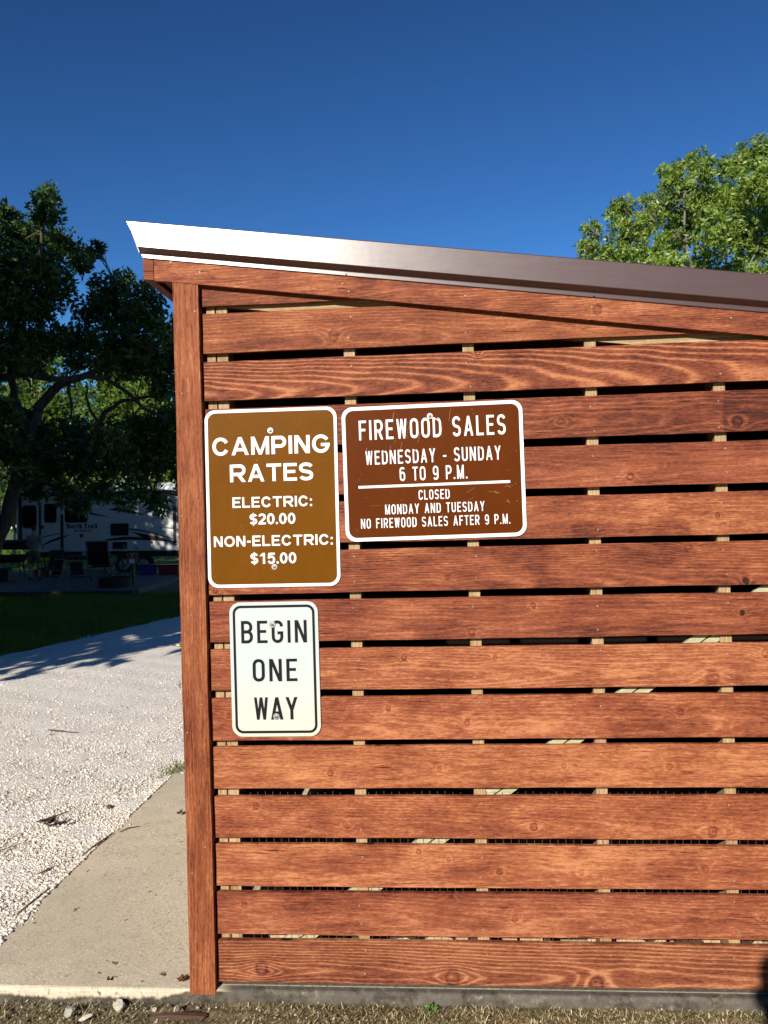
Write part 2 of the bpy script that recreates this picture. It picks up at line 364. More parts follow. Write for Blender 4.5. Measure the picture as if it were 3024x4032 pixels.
# soil in front of the slab, a strip of trodden earth
gx = np.arange(-3.0, 5.0, .03); gy = np.r_[-6, -3, -1.5, -.8, np.arange(-.5, -.0149, .0121)]
GX, GY = np.meshgrid(gx, gy)
lump = .006*np.sin(GX*17+GY*31)*np.sin(GX*7.1-GY*53) + .005*np.sin(GX*41+2)*np.sin(GY*80+GX*9)
GZ = -.069 - .009*np.clip((.05-GX)*2, 0, 1) + np.clip(-.25*(GY+.02), 0, .0) + lump + .012*np.clip((.25-np.abs(GX-.1))*3, 0, 1) - .008*(GX < -.35)
idx = np.arange(GX.size).reshape(GX.shape); F = np.stack([idx[:-1,:-1], idx[:-1,1:], idx[1:,1:], idx[1:,:-1]], -1).reshape(-1, 4)
mt, nt, b = newmat('dry soil'); x, y, z = coords(nt); p_ = vec(nt, x, y, z)
n1 = noise(nt, p_, 60, 5, .7); n2 = noise(nt, p_, 6, 3); n3 = noise(nt, vec(nt, x*60, y*320, z), 1, 3)
c = ramp(nt, n1*.7+n2*.3, [(.3,(.04,.03,.017)), (.5,(.13,.10,.055)), (.66,(.26,.205,.115)), (.8,(.42,.35,.215))])
c = mix(nt, x.step(.1, 1.1) * .55, c, mix(nt, n1, (.12,.09,.045), (.46,.38,.22)))
setc(nt, b, mix(nt, n3.step(.55,.68)*.6, c, (.30,.235,.115))); b.inputs['Roughness'].default_value = .95
bump(nt, b, n1, .9, .01); M['soil'] = mt
tag(np_mesh('soil', np.stack([GX, GY, GZ], -1).reshape(-1, 3), F, M['soil']), kind='structure')

# ------------------------------------------------------------------ 2. the shed
shed = empty('shed', (0, 0, SZ))
tag(shed, 'red stained slatted wooden shed with a brown metal sloping roof', 'shed')
def shed_part(mb, name, mats, bevel=0.0, smooth=False, parent=None, label=None):
    o = mb.build(name, mats, None, smooth, bevel); p = parent or shed
    o.parent = p
    if p is shed: o.location = (0, 0, -SZ)     # meshes are written in world coordinates
    if label: o['label'] = label
    return o
BT = [(2.320,2.46),(2.158,2.295),(1.994,2.129),(1.830,1.966),(1.660,1.801),(1.495,1.635),(1.327,1.471),(1.164,1.3025),(.997,1.1375),(.8265,.9715),(.662,.805),(.4925,.635),(.328,.471),(.1635,.308),(0.0,.1435)]
KN = {1:[(.453,2.2,.021)],2:[(.939,2.119,.008)],3:[(1.208,1.885,.011),(1.781,1.863,.019)],4:[(1.43,1.692,.014),(1.555,1.726,.007)],
5:[(1.707,1.555,.010),(1.227,1.574,.006)],6:[(1.61,1.449,.017),(.818,1.371,.010),(.021,1.341,.011),(1.791,1.338,.013,.9)],7:[(1.102,1.271,.010),(.895,1.186,.014),(1.777,1.235,.010,1.0)],
8:[(.664,1.104,.011),(.97,1.097,.009),(1.678,1.023,.026),(1.85,1.101,.015)],9:[(.608,.932,.009),(1.57,.909,.014),(.055,.909,.010),(.871,.882,.011)],
10:[(.775,.728,.010),(.403,.713,.012),(1.188,.735,.010),(1.531,.73,.012)],11:[(.456,.533,.010),(1.085,.531,.015),(1.665,.518,.019),(.143,.600,.014)],
12:[(.797,.42,.007),(.964,.379,.014),(1.237,.381,.010),(.696,.448,.010),(1.637,.393,.015)],13:[(.094,.262,.012),(1.012,.225,.012),(.801,.304,.014),(1.818,.235,.010)],
14:[(.149,.045,.026),(.80,.024,.030),(1.276,.010,.029)]}
# look of each board: ring spacing, pith height and depth, tilt of the pith, strength of pale grain lines, overall lightness, lap marks of the stain
LOOK = {0:dict(lines=.2,light=-.02),1:dict(lines=.28,light=.02,z0=.02,sp=.010),
2:dict(lines=.80,light=-.04,z0=.028,y0=.012,tilt=.055,u0=-.25,sp=.0105,blotch=.6),
3:dict(lines=.42,light=-.10,sp=.0065,y0=.12,patches=[(1.735,2.0,1.82,1.97,-.17)]),
4:dict(lines=.18,light=.0,sp=.008),5:dict(lines=.16,light=.06,patches=[(1.235,1.62,1.48,1.538,-.20),(1.24,1.9,1.615,1.65,-.14),(.95,1.235,1.49,1.53,-.10)]),
6:dict(lines=.32,light=-.02,z0=.0,sp=.008),7:dict(lines=.22,light=-.03,patches=[(.7,1.05,1.12,1.21,-.10),(.2,.35,1.2,1.31,-.08)]),
8:dict(lines=.3,light=.10,sp=.0075),9:dict(lines=.24,light=.06,z0=.03,tilt=.03),10:dict(lines=.14,light=.12,sp=.012),
11:dict(lines=.22,light=.07,z0=.02,tilt=.04),12:dict(lines=.18,light=.12,sp=.011),13:dict(lines=.22,light=.05,patches=[(-.1,2.2,.29,.32,-.12)]),
14:dict(lines=.62,light=-.02,z0=.035,y0=.016,tilt=.04,u0=.55,sp=.0115,blotch=.5,patches=[(.0,1.3,-.01,.02,-.06)])}
HUE = [(1.0,.95,.88),(1.02,.94,.96),(.97,.94,.92),(.95,.95,.86),(.96,1.0,.98),(1.0,.95,1),(.97,.95,.96),(.96,.97,.96),(1.0,.98,1.02),(.96,.95,1.0),(1.0,.92,1.03),(.97,.94,1.0),(1.0,.98,1.02),(.98,1.02,.95),(1.08,1.12,.92)]
STUD_X = [(.007,.037),(.042,.080),(.483,.521),(.888,.926),(1.294,1.332),(1.711,1.749),(2.117,2.155),(2.524,2.562),(2.93,2.968),(3.337,3.375)]
XR = 3.62
for i, (zb, zt) in enumerate(BT):
    lk = dict(z0=.05, y0=.05, tilt=.02, sp=.009, fs=rnd.choice([.6,.9,1.3,2.0]), fv=rnd.choice([.7,1.0,1.5]), blotch=rnd.uniform(.75,1.35)); lk.update(LOOK[i]); lk['z0'] = zb + lk['z0']
    mt = wood('stained board %d' % i, 1.7*i + 2.3, 'x', KN.get(i, ()), stops=hue(RED, *HUE[i]), **lk)
    mb = MB(); x0 = -.004 + rnd.uniform(-.002, .002)
    ph1, ph2 = rnd.uniform(0, 6), rnd.uniform(0, 6)
    xt = [x0 + (XR - x0) * k / 60 for k in range(61)]
    bot = []; top = []
    for xx in xt:
        lim = 2.425 - .1355 * xx
        zb_ = zb + .0012*math.sin(xx*2.1+ph1) + .0006*math.sin(xx*13+ph2); zt_ = zt + .0012*math.sin(xx*1.7+ph2) + .0006*math.sin(xx*11+ph1)
        if zb_ > lim - .004: break
        bot.append((xx, zb_)); top.append((xx, min(zt_, lim)))
    yo = rnd.uniform(-.0008, .0008); n = len(bot)
    cup = .0015
    for k in range(n):
        (xb, zb_), (_, zt_) = bot[k], top[k]
        for q in (0, .5, 1): mb.v.append((xb, yo + (cup if q == .5 else 0.0), zb_ + (zt_ - zb_)*q))
        mb.v.append((xb, yo + .019, zt_)); mb.v.append((xb, yo + .019, zb_))
    for k in range(n-1):
        for a in range(5): mb.f.append((k*5+a, (k+1)*5+a, (k+1)*5+(a+1) % 5, k*5+(a+1) % 5)); mb.mi.append(0)
    mb.f.append((0,1,2,3,4)); mb.mi.append(0); mb.f.append(tuple((n-1)*5+a for a in (4,3,2,1,0))); mb.mi.append(0)
    for (sa_, sb) in STUD_X[2:8]:                              # two nail heads over every stud
        for q in (.2, .78):
            nx, nz = (sa_+sb)/2 + rnd.uniform(-.012, .012), zb + (zt-zb)*q + rnd.uniform(-.012, .012)
            if nz < 2.39 - .1355*nx - .02 and rnd.random() < .93: mb.cyl((nx, yo + .0012, nz), .0034, -.0022, 'y', 8, 1)
    shed_part(mb, 'board', [mt, M['nail']], bevel=.0016)
# corner post
mb = MB(); rows = 40
for k in range(rows+1):
    zz = -.034 + (2.39+.034)*k/rows
    wv = .0012*math.sin(zz*4.1) + .0007*math.sin(zz*17)
    tp = 0 if k < rows else .004
    for (xx, yy_) in ((-.097+wv, -.0215), (-.0075+wv*.6, -.0215), (-.0075+wv*.6, .066), (-.097+wv, .066)): mb.v.append((xx, yy_, zz if k < rows else 2.389 - .1355*xx))
for k in range(rows):
    for a in range(4): mb.f.append((k*4+a, k*4+(a+1) % 4, (k+1)*4+(a+1) % 4, (k+1)*4+a)); mb.mi.append(0)
mb.f.append((3,2,1,0)); mb.mi.append(0); mb.f.append(tuple(rows*4+a for a in range(4))); mb.mi.append(0)
for (nx, nz) in ((-.072,2.02),(-.02,2.30),(-.083,1.60),(-.030,1.665),(-.060,1.26),(-.03,.955),(-.082,.86),(-.03,.47),(-.078,.38),(-.035,.14),(-.08,.06)): mb.cyl((nx, -.0215, nz), .0032, -.002, 'y', 8, 1)
M['post'] = wood('stained post', 4.4, 'z', [(-0.0, 0, .0001)][:0], z0=-.05, y0=.02, tilt=.006, u0=1.0, sp=.0085, lines=.30, stops=POST, light=.03, blotch=.9)
shed_part(mb, 'corner_post', [M['post'], M['nail']], bevel=.004)
# rafter trim board under the roof, fascia board running back along the left eave
def sl(c): return lambda xx: c - .1355*xx
mb = MB()
zb_, zt_ = sl(2.390), sl(2.481)
for k in range(31):
    xx = -.160 + (XR + .16)*k/30; d_ = .0012*math.sin(xx*3)
    for (yy_, zz) in ((-.022, zb_(xx)+d_), (-.022, zt_(xx)), (-.0025, zt_(xx)), (-.0025, zb_(xx)+d_)): mb.v.append((xx, yy_, zz))
for k in range(30):
    for a in range(4): mb.f.append((k*4+a, (k+1)*4+a, (k+1)*4+(a+1) % 4, k*4+(a+1) % 4)); mb.mi.append(0)
mb.f.append((0,1,2,3)); mb.mi.append(0); mb.f.append((123,122,121,120)); mb.mi.append(0)
for (nx, o_) in ((-.10,.055),(.49,.035),(.51,.01),(1.315,.03),(1.76,.035),(.0,.03),(.9,.03)): mb.cyl((nx, -.0215, zb_(nx)+o_+.012), .0036, -.002, 'y', 8, 1)
M['rafter'] = wood('stained rafter board', 9.6, 'x', [(1.335, 2.245, .018)], z0=2.36, y0=.08, tilt=.01, sp=.006, lines=.25, light=-.04, crack=1.6)
shed_part(mb, 'rafter_board', [M['rafter'], M['nail']], bevel=.0015)
mb = MB(); mb.prism([(-.199, 2.417), (-.162, 2.413), (-.162, 2.485), (-.199, 2.49)], -.021, 2.32)
M['fascia'] = wood('stained fascia board', 11.6, 'y', sp=.007, lines=.3, light=-.06)
shed_part(mb, 'fascia_board', M['fascia'], bevel=.0015)
mb = MB(); mb.prism([(-.158, sl(2.406)(-.158)), (-.10, sl(2.406)(-.10)), (-.10, sl(2.425)(-.10)), (-.158, sl(2.425)(-.158))], .002, 2.30)
shed_part(mb, 'soffit_board', M['red_in'])
# raw inner rafter, studs, brace
mb = MB(); mb.prism([(-.09, sl(2.330)(-.09)), (XR, sl(2.330)(XR)), (XR, sl(2.46)(XR)), (-.09, sl(2.46)(-.09))], .0202, .056)
shed_part(mb, 'rafter', M['rawx'])
for (a, b_) in STUD_X:
    mb = MB(); t_ = sl(2.329)(b_); mb.prism([(a, -.019), (b_, -.019), (b_, t_), (a, sl(2.329)(a))], .0202, .108)
    shed_part(mb, 'stud', M['raw'], bevel=.001)
mb = MB()
dx, dz = 1.84 - .30, 1.235 - .115; L_ = math.hypot(dx, dz); ux, uz = dx/L_, dz/L_; nx_, nz_ = -uz, ux
for (o0, o1) in ((0.0, .027), (.033, .062)):
    a = (.25 + nx_*o0, .08 + nz_*o0); b2 = (2.0 + nx_*o0, .08 + 1.75*dz/dx + nz_*o0); c2 = (2.0 + nx_*o1, .08 + 1.75*dz/dx + nz_*o1); d2 = (.25 + nx_*o1, .08 + nz_*o1)
    mb.prism([a, b2, c2, d2], .026, .040)
shed_part(mb, 'diagonal_brace', M['brace'])
# inner walls, far wall, slatted door on the left side
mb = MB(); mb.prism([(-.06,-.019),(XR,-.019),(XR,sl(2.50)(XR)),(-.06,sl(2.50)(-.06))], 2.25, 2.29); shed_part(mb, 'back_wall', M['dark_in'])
mb = MB(); mb.box(XR - .02, XR + .02, .03, 2.24, -.019, 1.85); shed_part(mb, 'side_wall', M['red_in'])
mb = MB(); mb.box(-.060, -.030, .075, 2.24, .03, 2.50); shed_part(mb, 'door', M['red_in'])
mb = MB(); mb.prism([(-.15, sl(2.503)(-.15)), (XR, sl(2.503)(XR)), (XR, sl(2.525)(XR)), (-.15, sl(2.525)(-.15))], .0, 2.32); shed_part(mb, 'roof_deck', M['red_in'])
mb = MB(); mb.box(.0, XR, .0197, .0201+.1, SZ+.0005, .006); shed_part(mb, 'sill', M['dirty'])
# roof sheet with ribs
mb = MB(); n_ = 0; ysr = []
yv = -.034
while yv < 2.40:
    ysr += [(yv, 0), (yv+.05, 0), (yv+.065, .022), (yv+.085, .022), (yv+.10, 0)]; yv += .228
ysr.append((2.42, 0))
for (yv, h) in ysr:
    for xx in (-.238, XR + .15): mb.v.append((xx, yv, sl(2.548)(xx) + h))
for k in range(len(ysr)-1): mb.f.append((2*k, 2*k+1, 2*k+3, 2*k+2)); mb.mi.append(0)
shed_part(mb, 'roof_sheet', M['trim'])
# rake trim: folded brown metal, face tilted back a little, kicked in at the bottom, flange screwed to the rafter board
mb = MB()
prof = [(-.036, 2.5785), (-.0430, 2.5815), (-.0462, 2.578), (-.0485, 2.545), (-.0525, 2.4935), (-.0515, 2.4918), (-.0300, 2.4800), (-.0264, 2.4782), (-.0256, 2.4755), (-.0268, 2.4640), (-.0240, 2.4618)]
cut = [-.240, -.244, -.244, -.226, -.201, -.2005, -.201, -.203, -.202, -.196, -.195]
xs_ = [None] + list(np.linspace(0, XR + .12, 24))
n = len(prof)
for q, xx in enumerate(xs_):
    for j, (yv, zc) in enumerate(prof):
        X_ = cut[j] if xx is None else xx
        wob = 0.0
        mb.v.append((X_, yv + wob, zc - .1345*X_))
for q in range(len(xs_)-1):
    for j in range(n-1): mb.f.append((q*n+j+1, (q+1)*n+j+1, (q+1)*n+j, q*n+j)); mb.mi.append(0)
rake = shed_part(mb, 'rake_trim', M['trim'])
sm = rake.modifiers.new('thickness', 'SOLIDIFY'); sm.thickness = .0008; sm.offset = 0
for xx in (.502, 1.321, 2.14, 2.96):
    mb = MB(); zc = 2.4690 - .1345*xx - .0
    mb.cyl((xx, -.0252, zc), .0065, -.0015, 'y', 14); mb.cyl((xx, -.0267, zc), .0045, -.004, 'y', 6)
    s_ = mb.build('screw', M['dark_metal'], rake)
# eave flashing along the left edge
mb = MB(); mb.prism([(-.2395, sl(2.5725)(-.2395)), (-.236, sl(2.566)(-.236)), (-.203, sl(2.478)(-.203)), (-.2062, sl(2.477)(-.2062))], -.0365, 2.40)
shed_part(mb, 'eave_flashing', M['trim'])
# hook latch on the door edge
mb = MB(); mb.tube([(-.098,.03,1.148),(-.125,.028,1.151),(-.146,.028,1.152)], [.0045,.0042,.0025], 8)
shed_part(mb, 'latch_pin', M['brass'], smooth=True)
mb = MB(); pts = [(-.1015,.02,1.128),(-.106,.018,1.118),(-.106,.017,1.06),(-.104,.017,1.025)]
pts += [(-.108 + .012*math.cos(a), .017, 1.014 + .012*math.sin(a)) for a in np.linspace(1.2, 6.6, 12)]
mb.tube(pts, .0033, 8); shed_part(mb, 'latch_hook', M['galv'], smooth=True)
# wire mesh behind the lower boards
mb = MB()
for (xa, xb) in ((.12,.475),(.53,.88),(.93,1.286),(1.34,1.70),(1.757,2.11)):
    for k in range(int((xb-xa)/.026)):
        xx = xa + .026*k; h_ = .642 + rnd.uniform(-.002, .004); mb.box(xx-.0005, xx+.0005, .0215, .0225, -.018, h_)
    for k in range(12):
        zz = .012 + .0535*k; sag = rnd.uniform(-.004, .002)
        mb.add([(xa-.004,.0202,zz),(xb+.004,.0202,zz+sag),(xb+.004,.0213,zz+sag),(xa-.004,.0213,zz),(xa-.004,.0202,zz+.0010),(xb+.004,.0202,zz+sag+.0010),(xb+.004,.0213,zz+sag+.0010),(xa-.004,.0213,zz+.0010)],[(0,3,2,1),(4,5,6,7),(0,1,5,4),(1,2,6,5),(2,3,7,6),(3,0,4,7)])
shed_part(mb, 'wire_mesh', M['wire'])

# split firewood stacked inside, seen through the lowest gaps
M['log'] = wood('split firewood', 2.9, 'y', sp=.01, lines=.2, stops=[(0,(.16,.09,.045)),(.5,(.40,.28,.16)),(1,(.62,.50,.34))], blotch=.6)
M['bark'] = plain('firewood bark', (.10,.075,.055), .95, spec=.1, var=.5, scale=40)
def log_proto(kind):
    mb = MB(); a = [0, .5, 1.05][kind % 3]; r = .06 + .012*(kind % 4)
    arc = [(r*math.cos(t_), r*math.sin(t_)) for t_ in np.linspace(.2, .2 + 1.9 + a, 6)]
    poly = [(0, 0)] + arc; L_ = .38
    n = len(poly); vs = []
    for yv in (0, L_): vs += [(px_ + .004*math.sin(9*px_ + yv*20), yv, pz_) for px_, pz_ in poly]
    mb.add(vs, [tuple(range(n))[::-1], tuple(range(n, 2*n))], 0)
    for i in range(n):
        j = (i+1) % n; mb.add([vs[i], vs[j], vs[j+n], vs[i+n]], [(0,1,2,3)], 1 if 1 <= i < n-1 else 0)
    return mb
protos = [log_proto(k).build('firewood_log', [M['log'], M['bark']]) for k in range(4)]
first = set()
for row, (ly, lz) in enumerate([(.13,.03),(.16,.115),(.56,.03),(.56,.12),(.60,.21)]):
    xx = .15 + .06*(row % 2)
    while xx < 2.3:
        k = rnd.randrange(4); o = protos[k]
        if k in first: o = o.copy(); COL.objects.link(o)
        first.add(k)
        o.location = (xx, ly + rnd.uniform(0, .06), SZ + lz); o.rotation_euler = (0, rnd.uniform(-2.2, .4), rnd.uniform(-.1, .1))
        tag(o, 'split pale log in the firewood pile behind the lowest slat gaps', 'firewood', 'firewood piled inside the shed')
        xx += rnd.uniform(.09, .15)

# ------------------------------------------------------------------ 3. lettering built from strokes
def arc(cx, cy, rx, ry, a0, a1, n=14, sup=1.0):
    out = []
    for k in range(n+1):
        a = R(a0 + (a1-a0)*k/n); c, s = math.cos(a), math.sin(a)
        out.append((cx + rx*math.copysign(abs(c)**sup, c), cy + ry*math.copysign(abs(s)**sup, s)))
    return out
def strip(pts, t):
    # thick polyline -> one polygon; sharp corners mitred
    q_ = [pts[0]]
    for p in pts[1:]:
        if math.hypot(p[0]-q_[-1][0], p[1]-q_[-1][1]) > 1e-4: q_.append(p)
    pts = q_; n = len(pts); lft = []; rgt = []
    closed = math.hypot(pts[0][0]-pts[-1][0], pts[0][1]-pts[-1][1]) < 1e-6
    for i in range(n):
        x_, y_ = pts[i]
        p0 = pts[i-1] if i > 0 else (pts[n-2] if closed else None); p1 = pts[i+1] if i < n-1 else (pts[1] if closed else None)
        ds = []
        for a, b_ in ((p0, (x_, y_)), ((x_, y_), p1)):
            if a is None or b_ is None: continue
            l = math.hypot(b_[0]-a[0], b_[1]-a[1]) or 1e-9; ds.append(((b_[0]-a[0])/l, (b_[1]-a[1])/l))
        if len(ds) == 1: nx_, ny_, k = -ds[0][1], ds[0][0], 1
        else:
            nx_, ny_ = -(ds[0][1]+ds[1][1]), ds[0][0]+ds[1][0]; l = math.hypot(nx_, ny_) or 1; nx_, ny_ = nx_/l, ny_/l
            k = 1/max(.45, (nx_*-ds[0][1] + ny_*ds[0][0]))
        lft.append((x_+nx_*t/2*k, y_+ny_*t/2*k)); rgt.append((x_-nx_*t/2*k, y_-ny_*t/2*k))
    return [(lft[i], lft[i+1], rgt[i+1], rgt[i]) for i in range(n-1)]
def diag(x0, y0, x1, y1, t):
    h = t*math.hypot(x1-x0, y1-y0)/abs(y1-y0)/2
    return [((x0-h, y0), (x0+h, y0), (x1+h, y1), (x1-h, y1))]
def rect(x0, y0, x1, y1): return [((x0, y0), (x1, y0), (x1, y1), (x0, y1))]
def glyph(ch, w, t, rd):
    # unit cap height; w width, t stroke; rd 0 = narrow road lettering with straight sides, 1 = round grotesque. Returns groups of quads, one group per stroke
    a = t/2; L_, R_, B, T = a, w-a, a*.92, 1-a*.92; hx = (w-t)/2; cx = w/2; tv = t*.92
    rv = (.5-B) if rd else min(.5-B, hx*1.15); sp = .97 if rd else .88
    full = lambda x0=L_, x1=R_, y0=B, y1=T: (lambda ry, c_: arc(c_, y1-ry, (x1-x0)/2, ry, 90, 180, 10, sp) + arc(c_, y0+ry, (x1-x0)/2, ry, 180, 270, 10, sp) + arc(c_, y0+ry, (x1-x0)/2, ry, 270, 360, 10, sp) + arc(c_, y1-ry, (x1-x0)/2, ry, 0, 90, 10, sp))(min((y1-y0)/2, rv if not rd else 9), (x0+x1)/2)
    bowl = lambda y0, y1, xe=R_: [(L_, y1)] + arc(xe-min((y1-y0)/2, hx), (y0+y1)/2, min((y1-y0)/2, hx), (y1-y0)/2, 90, -90, 14, .95) + [(L_, y0)]
    stem = rect(0, 0, t, 1)
    H = lambda y, x0, x1: rect(x0, y-tv/2, x1, y+tv/2)
    if ch == 'I' or ch == '|': return [rect(0, 0, t, 1)]
    if ch in 'EF': return [stem, H(T, t*.9, w), H(.52, t*.9, w*.88)] + ([H(B, t*.9, w)] if ch == 'E' else [])
    if ch == 'L': return [stem, H(B, t*.9, w)]
    if ch == 'T': return [H(T, 0, w), rect(cx-a, 0, cx+a, T)]
    if ch == 'N': return [stem, rect(w-t, 0, w, 1), diag(t*.62, 1, w-t*.62, 0, t)]
    if ch == 'M': return [stem, rect(w-t, 0, w, 1), diag(t*.6, 1, cx, .0, t*.8), diag(cx, .0, w-t*.6, 1, t*.8)]
    if ch == 'W': return [diag(t*.55, 1, w*.28, 0, t*.88), diag(w*.28, 0, cx, 1, t*.84), diag(cx, 1, w*.72, 0, t*.84), diag(w*.72, 0, w-t*.55, 1, t*.88)]
    if ch == 'A': return [diag(t*.56, 0, cx, 1, t*.96), diag(cx, 1, w-t*.56, 0, t*.96), H(.30, w*.2, w*.8)]
    if ch == 'Y': return [diag(t*.58, 1, cx, .42, t*.96), diag(w-t*.58, 1, cx, .42, t*.96), rect(cx-a, 0, cx+a, .5)]
    if ch == 'U': return [strip([(L_, 1), (L_, B+rv)] + arc(cx, B+min(rv, hx*1.2), hx, min(rv, hx*1.2), 180, 360, 16, sp) + [(R_, 1)], t)]
    if ch in 'O0': return [strip(full(), t if ch == 'O' else t)]
    if ch == 'D':
        rr = min(hx*1.35, .5-B) if not rd else .5-B
        return [stem, strip([(t*.8, T), (max(L_, R_-hx*1.2), T)] + arc(max(L_, R_-hx*1.25), T-rr, R_-max(L_, R_-hx*1.25), rr, 90, 0, 8, sp) + arc(max(L_, R_-hx*1.25), B+rr, R_-max(L_, R_-hx*1.25), rr, 0, -90, 8, sp) + [(t*.8, B)], t)]
    if ch == 'C': return [strip(arc(cx, T-rv, hx, rv, 28 if rd else 5, 90, 8, sp)[0:] + arc(cx, T-rv, hx, rv, 90, 180, 10, sp) + arc(cx, B+rv, hx, rv, 180, 270, 10, sp) + arc(cx, B+rv, hx, rv, 270, 332 if rd else 355, 8, sp), t)]
    if ch == 'G': return [strip(arc(cx, T-rv, hx, rv, 32 if rd else 5, 90, 8, sp) + arc(cx, T-rv, hx, rv, 90, 180, 10, sp) + arc(cx, B+rv, hx, rv, 180, 270, 10, sp) + arc(cx, B+rv, hx, rv, 270, 330 if rd else 360, 8, sp) + [(R_, .47)], t), H(.45, cx, w)]
    if ch in 'PR':
        g = [stem, strip([(t*.8, T)] + bowl(.44, T)[0:][1:-1] + [(t*.8, .44)], t)]
        if ch == 'R': g.append(diag(cx*1.02, .46, w-t*.55, 0, t))
        return g
    if ch == 'B': return [stem, strip([(t*.8, T)] + bowl(.51, T, R_-.02)[1:-1] + [(t*.8, .51)], t), strip([(t*.8, .515)] + bowl(B, .515)[1:-1] + [(t*.8, B)], t)]
    if ch in 'S$':
        y0, y1 = (B, T) if ch == 'S' else (B+.02, T-.02)
        q1, q3 = (y1+.5)/2+.005, (y0+.5)/2-.005; r1, r3 = y1-q1, q3-y0
        pts = arc(cx, q1, hx, r1, 18, 90, 7, .9) + arc(cx, q1, hx, r1, 90, 180, 8, .9)[1:] + arc(cx, q1, hx, r1, 180, 248, 6, .9)[1:] + arc(cx, q3, hx, r3, 68, 0, 6, .9) + arc(cx, q3, hx, r3, 0, -90, 8, .9)[1:] + arc(cx, q3, hx, r3, -90, -162, 7, .9)[1:]
        return [strip(pts, t)] + ([rect(cx-t*.24, -.1, cx+t*.24, 1.08)] if ch == '$' else [])
    if ch in '69':
        lo = .58
        pts = full(y0=B, y1=lo+a*.4)
        top = arc(cx, T-rv*.9, hx, rv*.9, 30, 90, 6, sp) + arc(cx, T-rv*.9, hx, rv*.9, 90, 180, 8, sp)[1:] + [(L_, .3)]
        g = [strip(pts, t), strip(top, t)]
        return g if ch == '6' else [[tuple((w-x_, 1-y_) for x_, y_ in q) for q in s_] for s_ in g]
    if ch == '1': return [rect(cx, 0, cx+t, 1), diag(cx+t*.3, .98, cx-t*1.1, .70, t*.8)]
    if ch == '2': return [strip(arc(cx, T-.24, hx, .24, 165, 90, 7, .95) + arc(cx, T-.24, hx, .24, 90, -25, 10, .95)[1:] + [(L_+.03, B+.06)], t), H(B, 0, w)]
    if ch == '5': return [H(T, w*.14, w*.96), strip([(w*.2, T), (w*.12, .48)], t*.8), strip(arc(cx*.96, B+.27, hx, .29, 150, 90, 5, .95) + arc(cx*.96, B+.27, hx, .29, 90, -90, 14, .95)[1:] + arc(cx*.96, B+.27, hx, .29, -90, -160, 6, .95)[1:], t)]
    if ch == '-': return [rect(0, .36, w, .36 + t*.9)]
    if ch == '.': return [rect(0, 0, t, t)]
    if ch == ':': return [rect(0, 0, t, t), rect(0, .52, t, .52+t)]
    # lower case, x height .7
    if ch == 'o': return [strip(arc(cx, .35, hx, .35-a, 0, 360, 20), t)]
    if ch == 'r': return [rect(t*.3, 0, t*1.3, .7), rect(0, 0, t*1.7, t*.5), rect(0, .7-t*.5, t, .7), strip([(t*.9, .40), (w*.6, .63), (w, .60)], t*.8)]
    if ch == 't': return [rect(w*.3, t*.4, w*.3+t, .95), rect(0, .7-t*.5, w, .7), strip([(w*.3+a, t), (w*.6, t*.35), (w, t*.6)], t*.6)]
    if ch == 'h': return [rect(t*.3, 0, t*1.3, 1), rect(0, 0, t*1.8, t*.5), rect(0, 1-t*.5, t, 1), strip([(t, .45), (cx, .64), (w-t*.9, .5), (w-t*.9, 0)], t*.9), rect(w-t*1.6, 0, w, t*.5)]
    if ch == 'a': return [strip(arc(cx*.9, .22, hx*.9, .2, 0, 360, 14), t*.9), strip([(w*.1, .55), (cx, .66), (w-t*.8, .5), (w-t*.8, 0)], t*.9), rect(w-t, 0, w+.05, t*.5)]
    if ch == 'i': return [rect(t*.3, 0, t*1.3, .7), rect(0, 0, t*1.7, t*.5), rect(0, .7-t*.5, t, .7), rect(t*.2, .82, t*1.3, 1)]
    if ch == 'l': return [rect(t*.3, 0, t*1.3, 1), rect(0, 0, t*1.7, t*.5), rect(0, 1-t*.5, t, 1)]
    if ch == 'ℕ': return [rect(t*.2, 0, t, 1), rect(w-t, 0, w-t*.2, 1), diag(t*.7, 1, w-t*.7, 0, t*1.1), rect(0, 0, t*1.5, t*.45), rect(0, 1-t*.45, t*1.2, 1), rect(w-t*1.6, 1-t*.45, w, 1)]
    if ch == '𝕋': return [rect(0, 1-t*.6, w, 1), rect(cx-a, 0, cx+a, 1), rect(0, .7, t*.45, 1), rect(w-t*.45, .7, w, 1), rect(cx-t, 0, cx+t, t*.45)]
    return []
WID = {0: dict(F=.48,I=0,R=.55,E=.48,W=.68,O=.54,D=.54,S=.53,A=.60,L=.46,N=.56,Y=.58,U=.54,T=.50,M=.64,C=.53,P=.54,G=.54,B=.55),
       1: dict(C=.92,A=.98,M=1.0,P=.82,I=0,N=.84,G=.97,R=.92,T=.86,E=.78,S=.82,L=.74,O=1.0)}
WID[0].update({'6':.52,'9':.52,'2':.5,'.':0,'-':.3,':':0}); WID[1].update({'$':.66,'0':.66,'1':.62,'2':.66,'5':.66,'.':0,':':0,'-':.36})
WID[0].update({'o':.62,'r':.5,'t':.44,'h':.66,'a':.62,'i':.3,'l':.3,'ℕ':.86,'𝕋':.74})
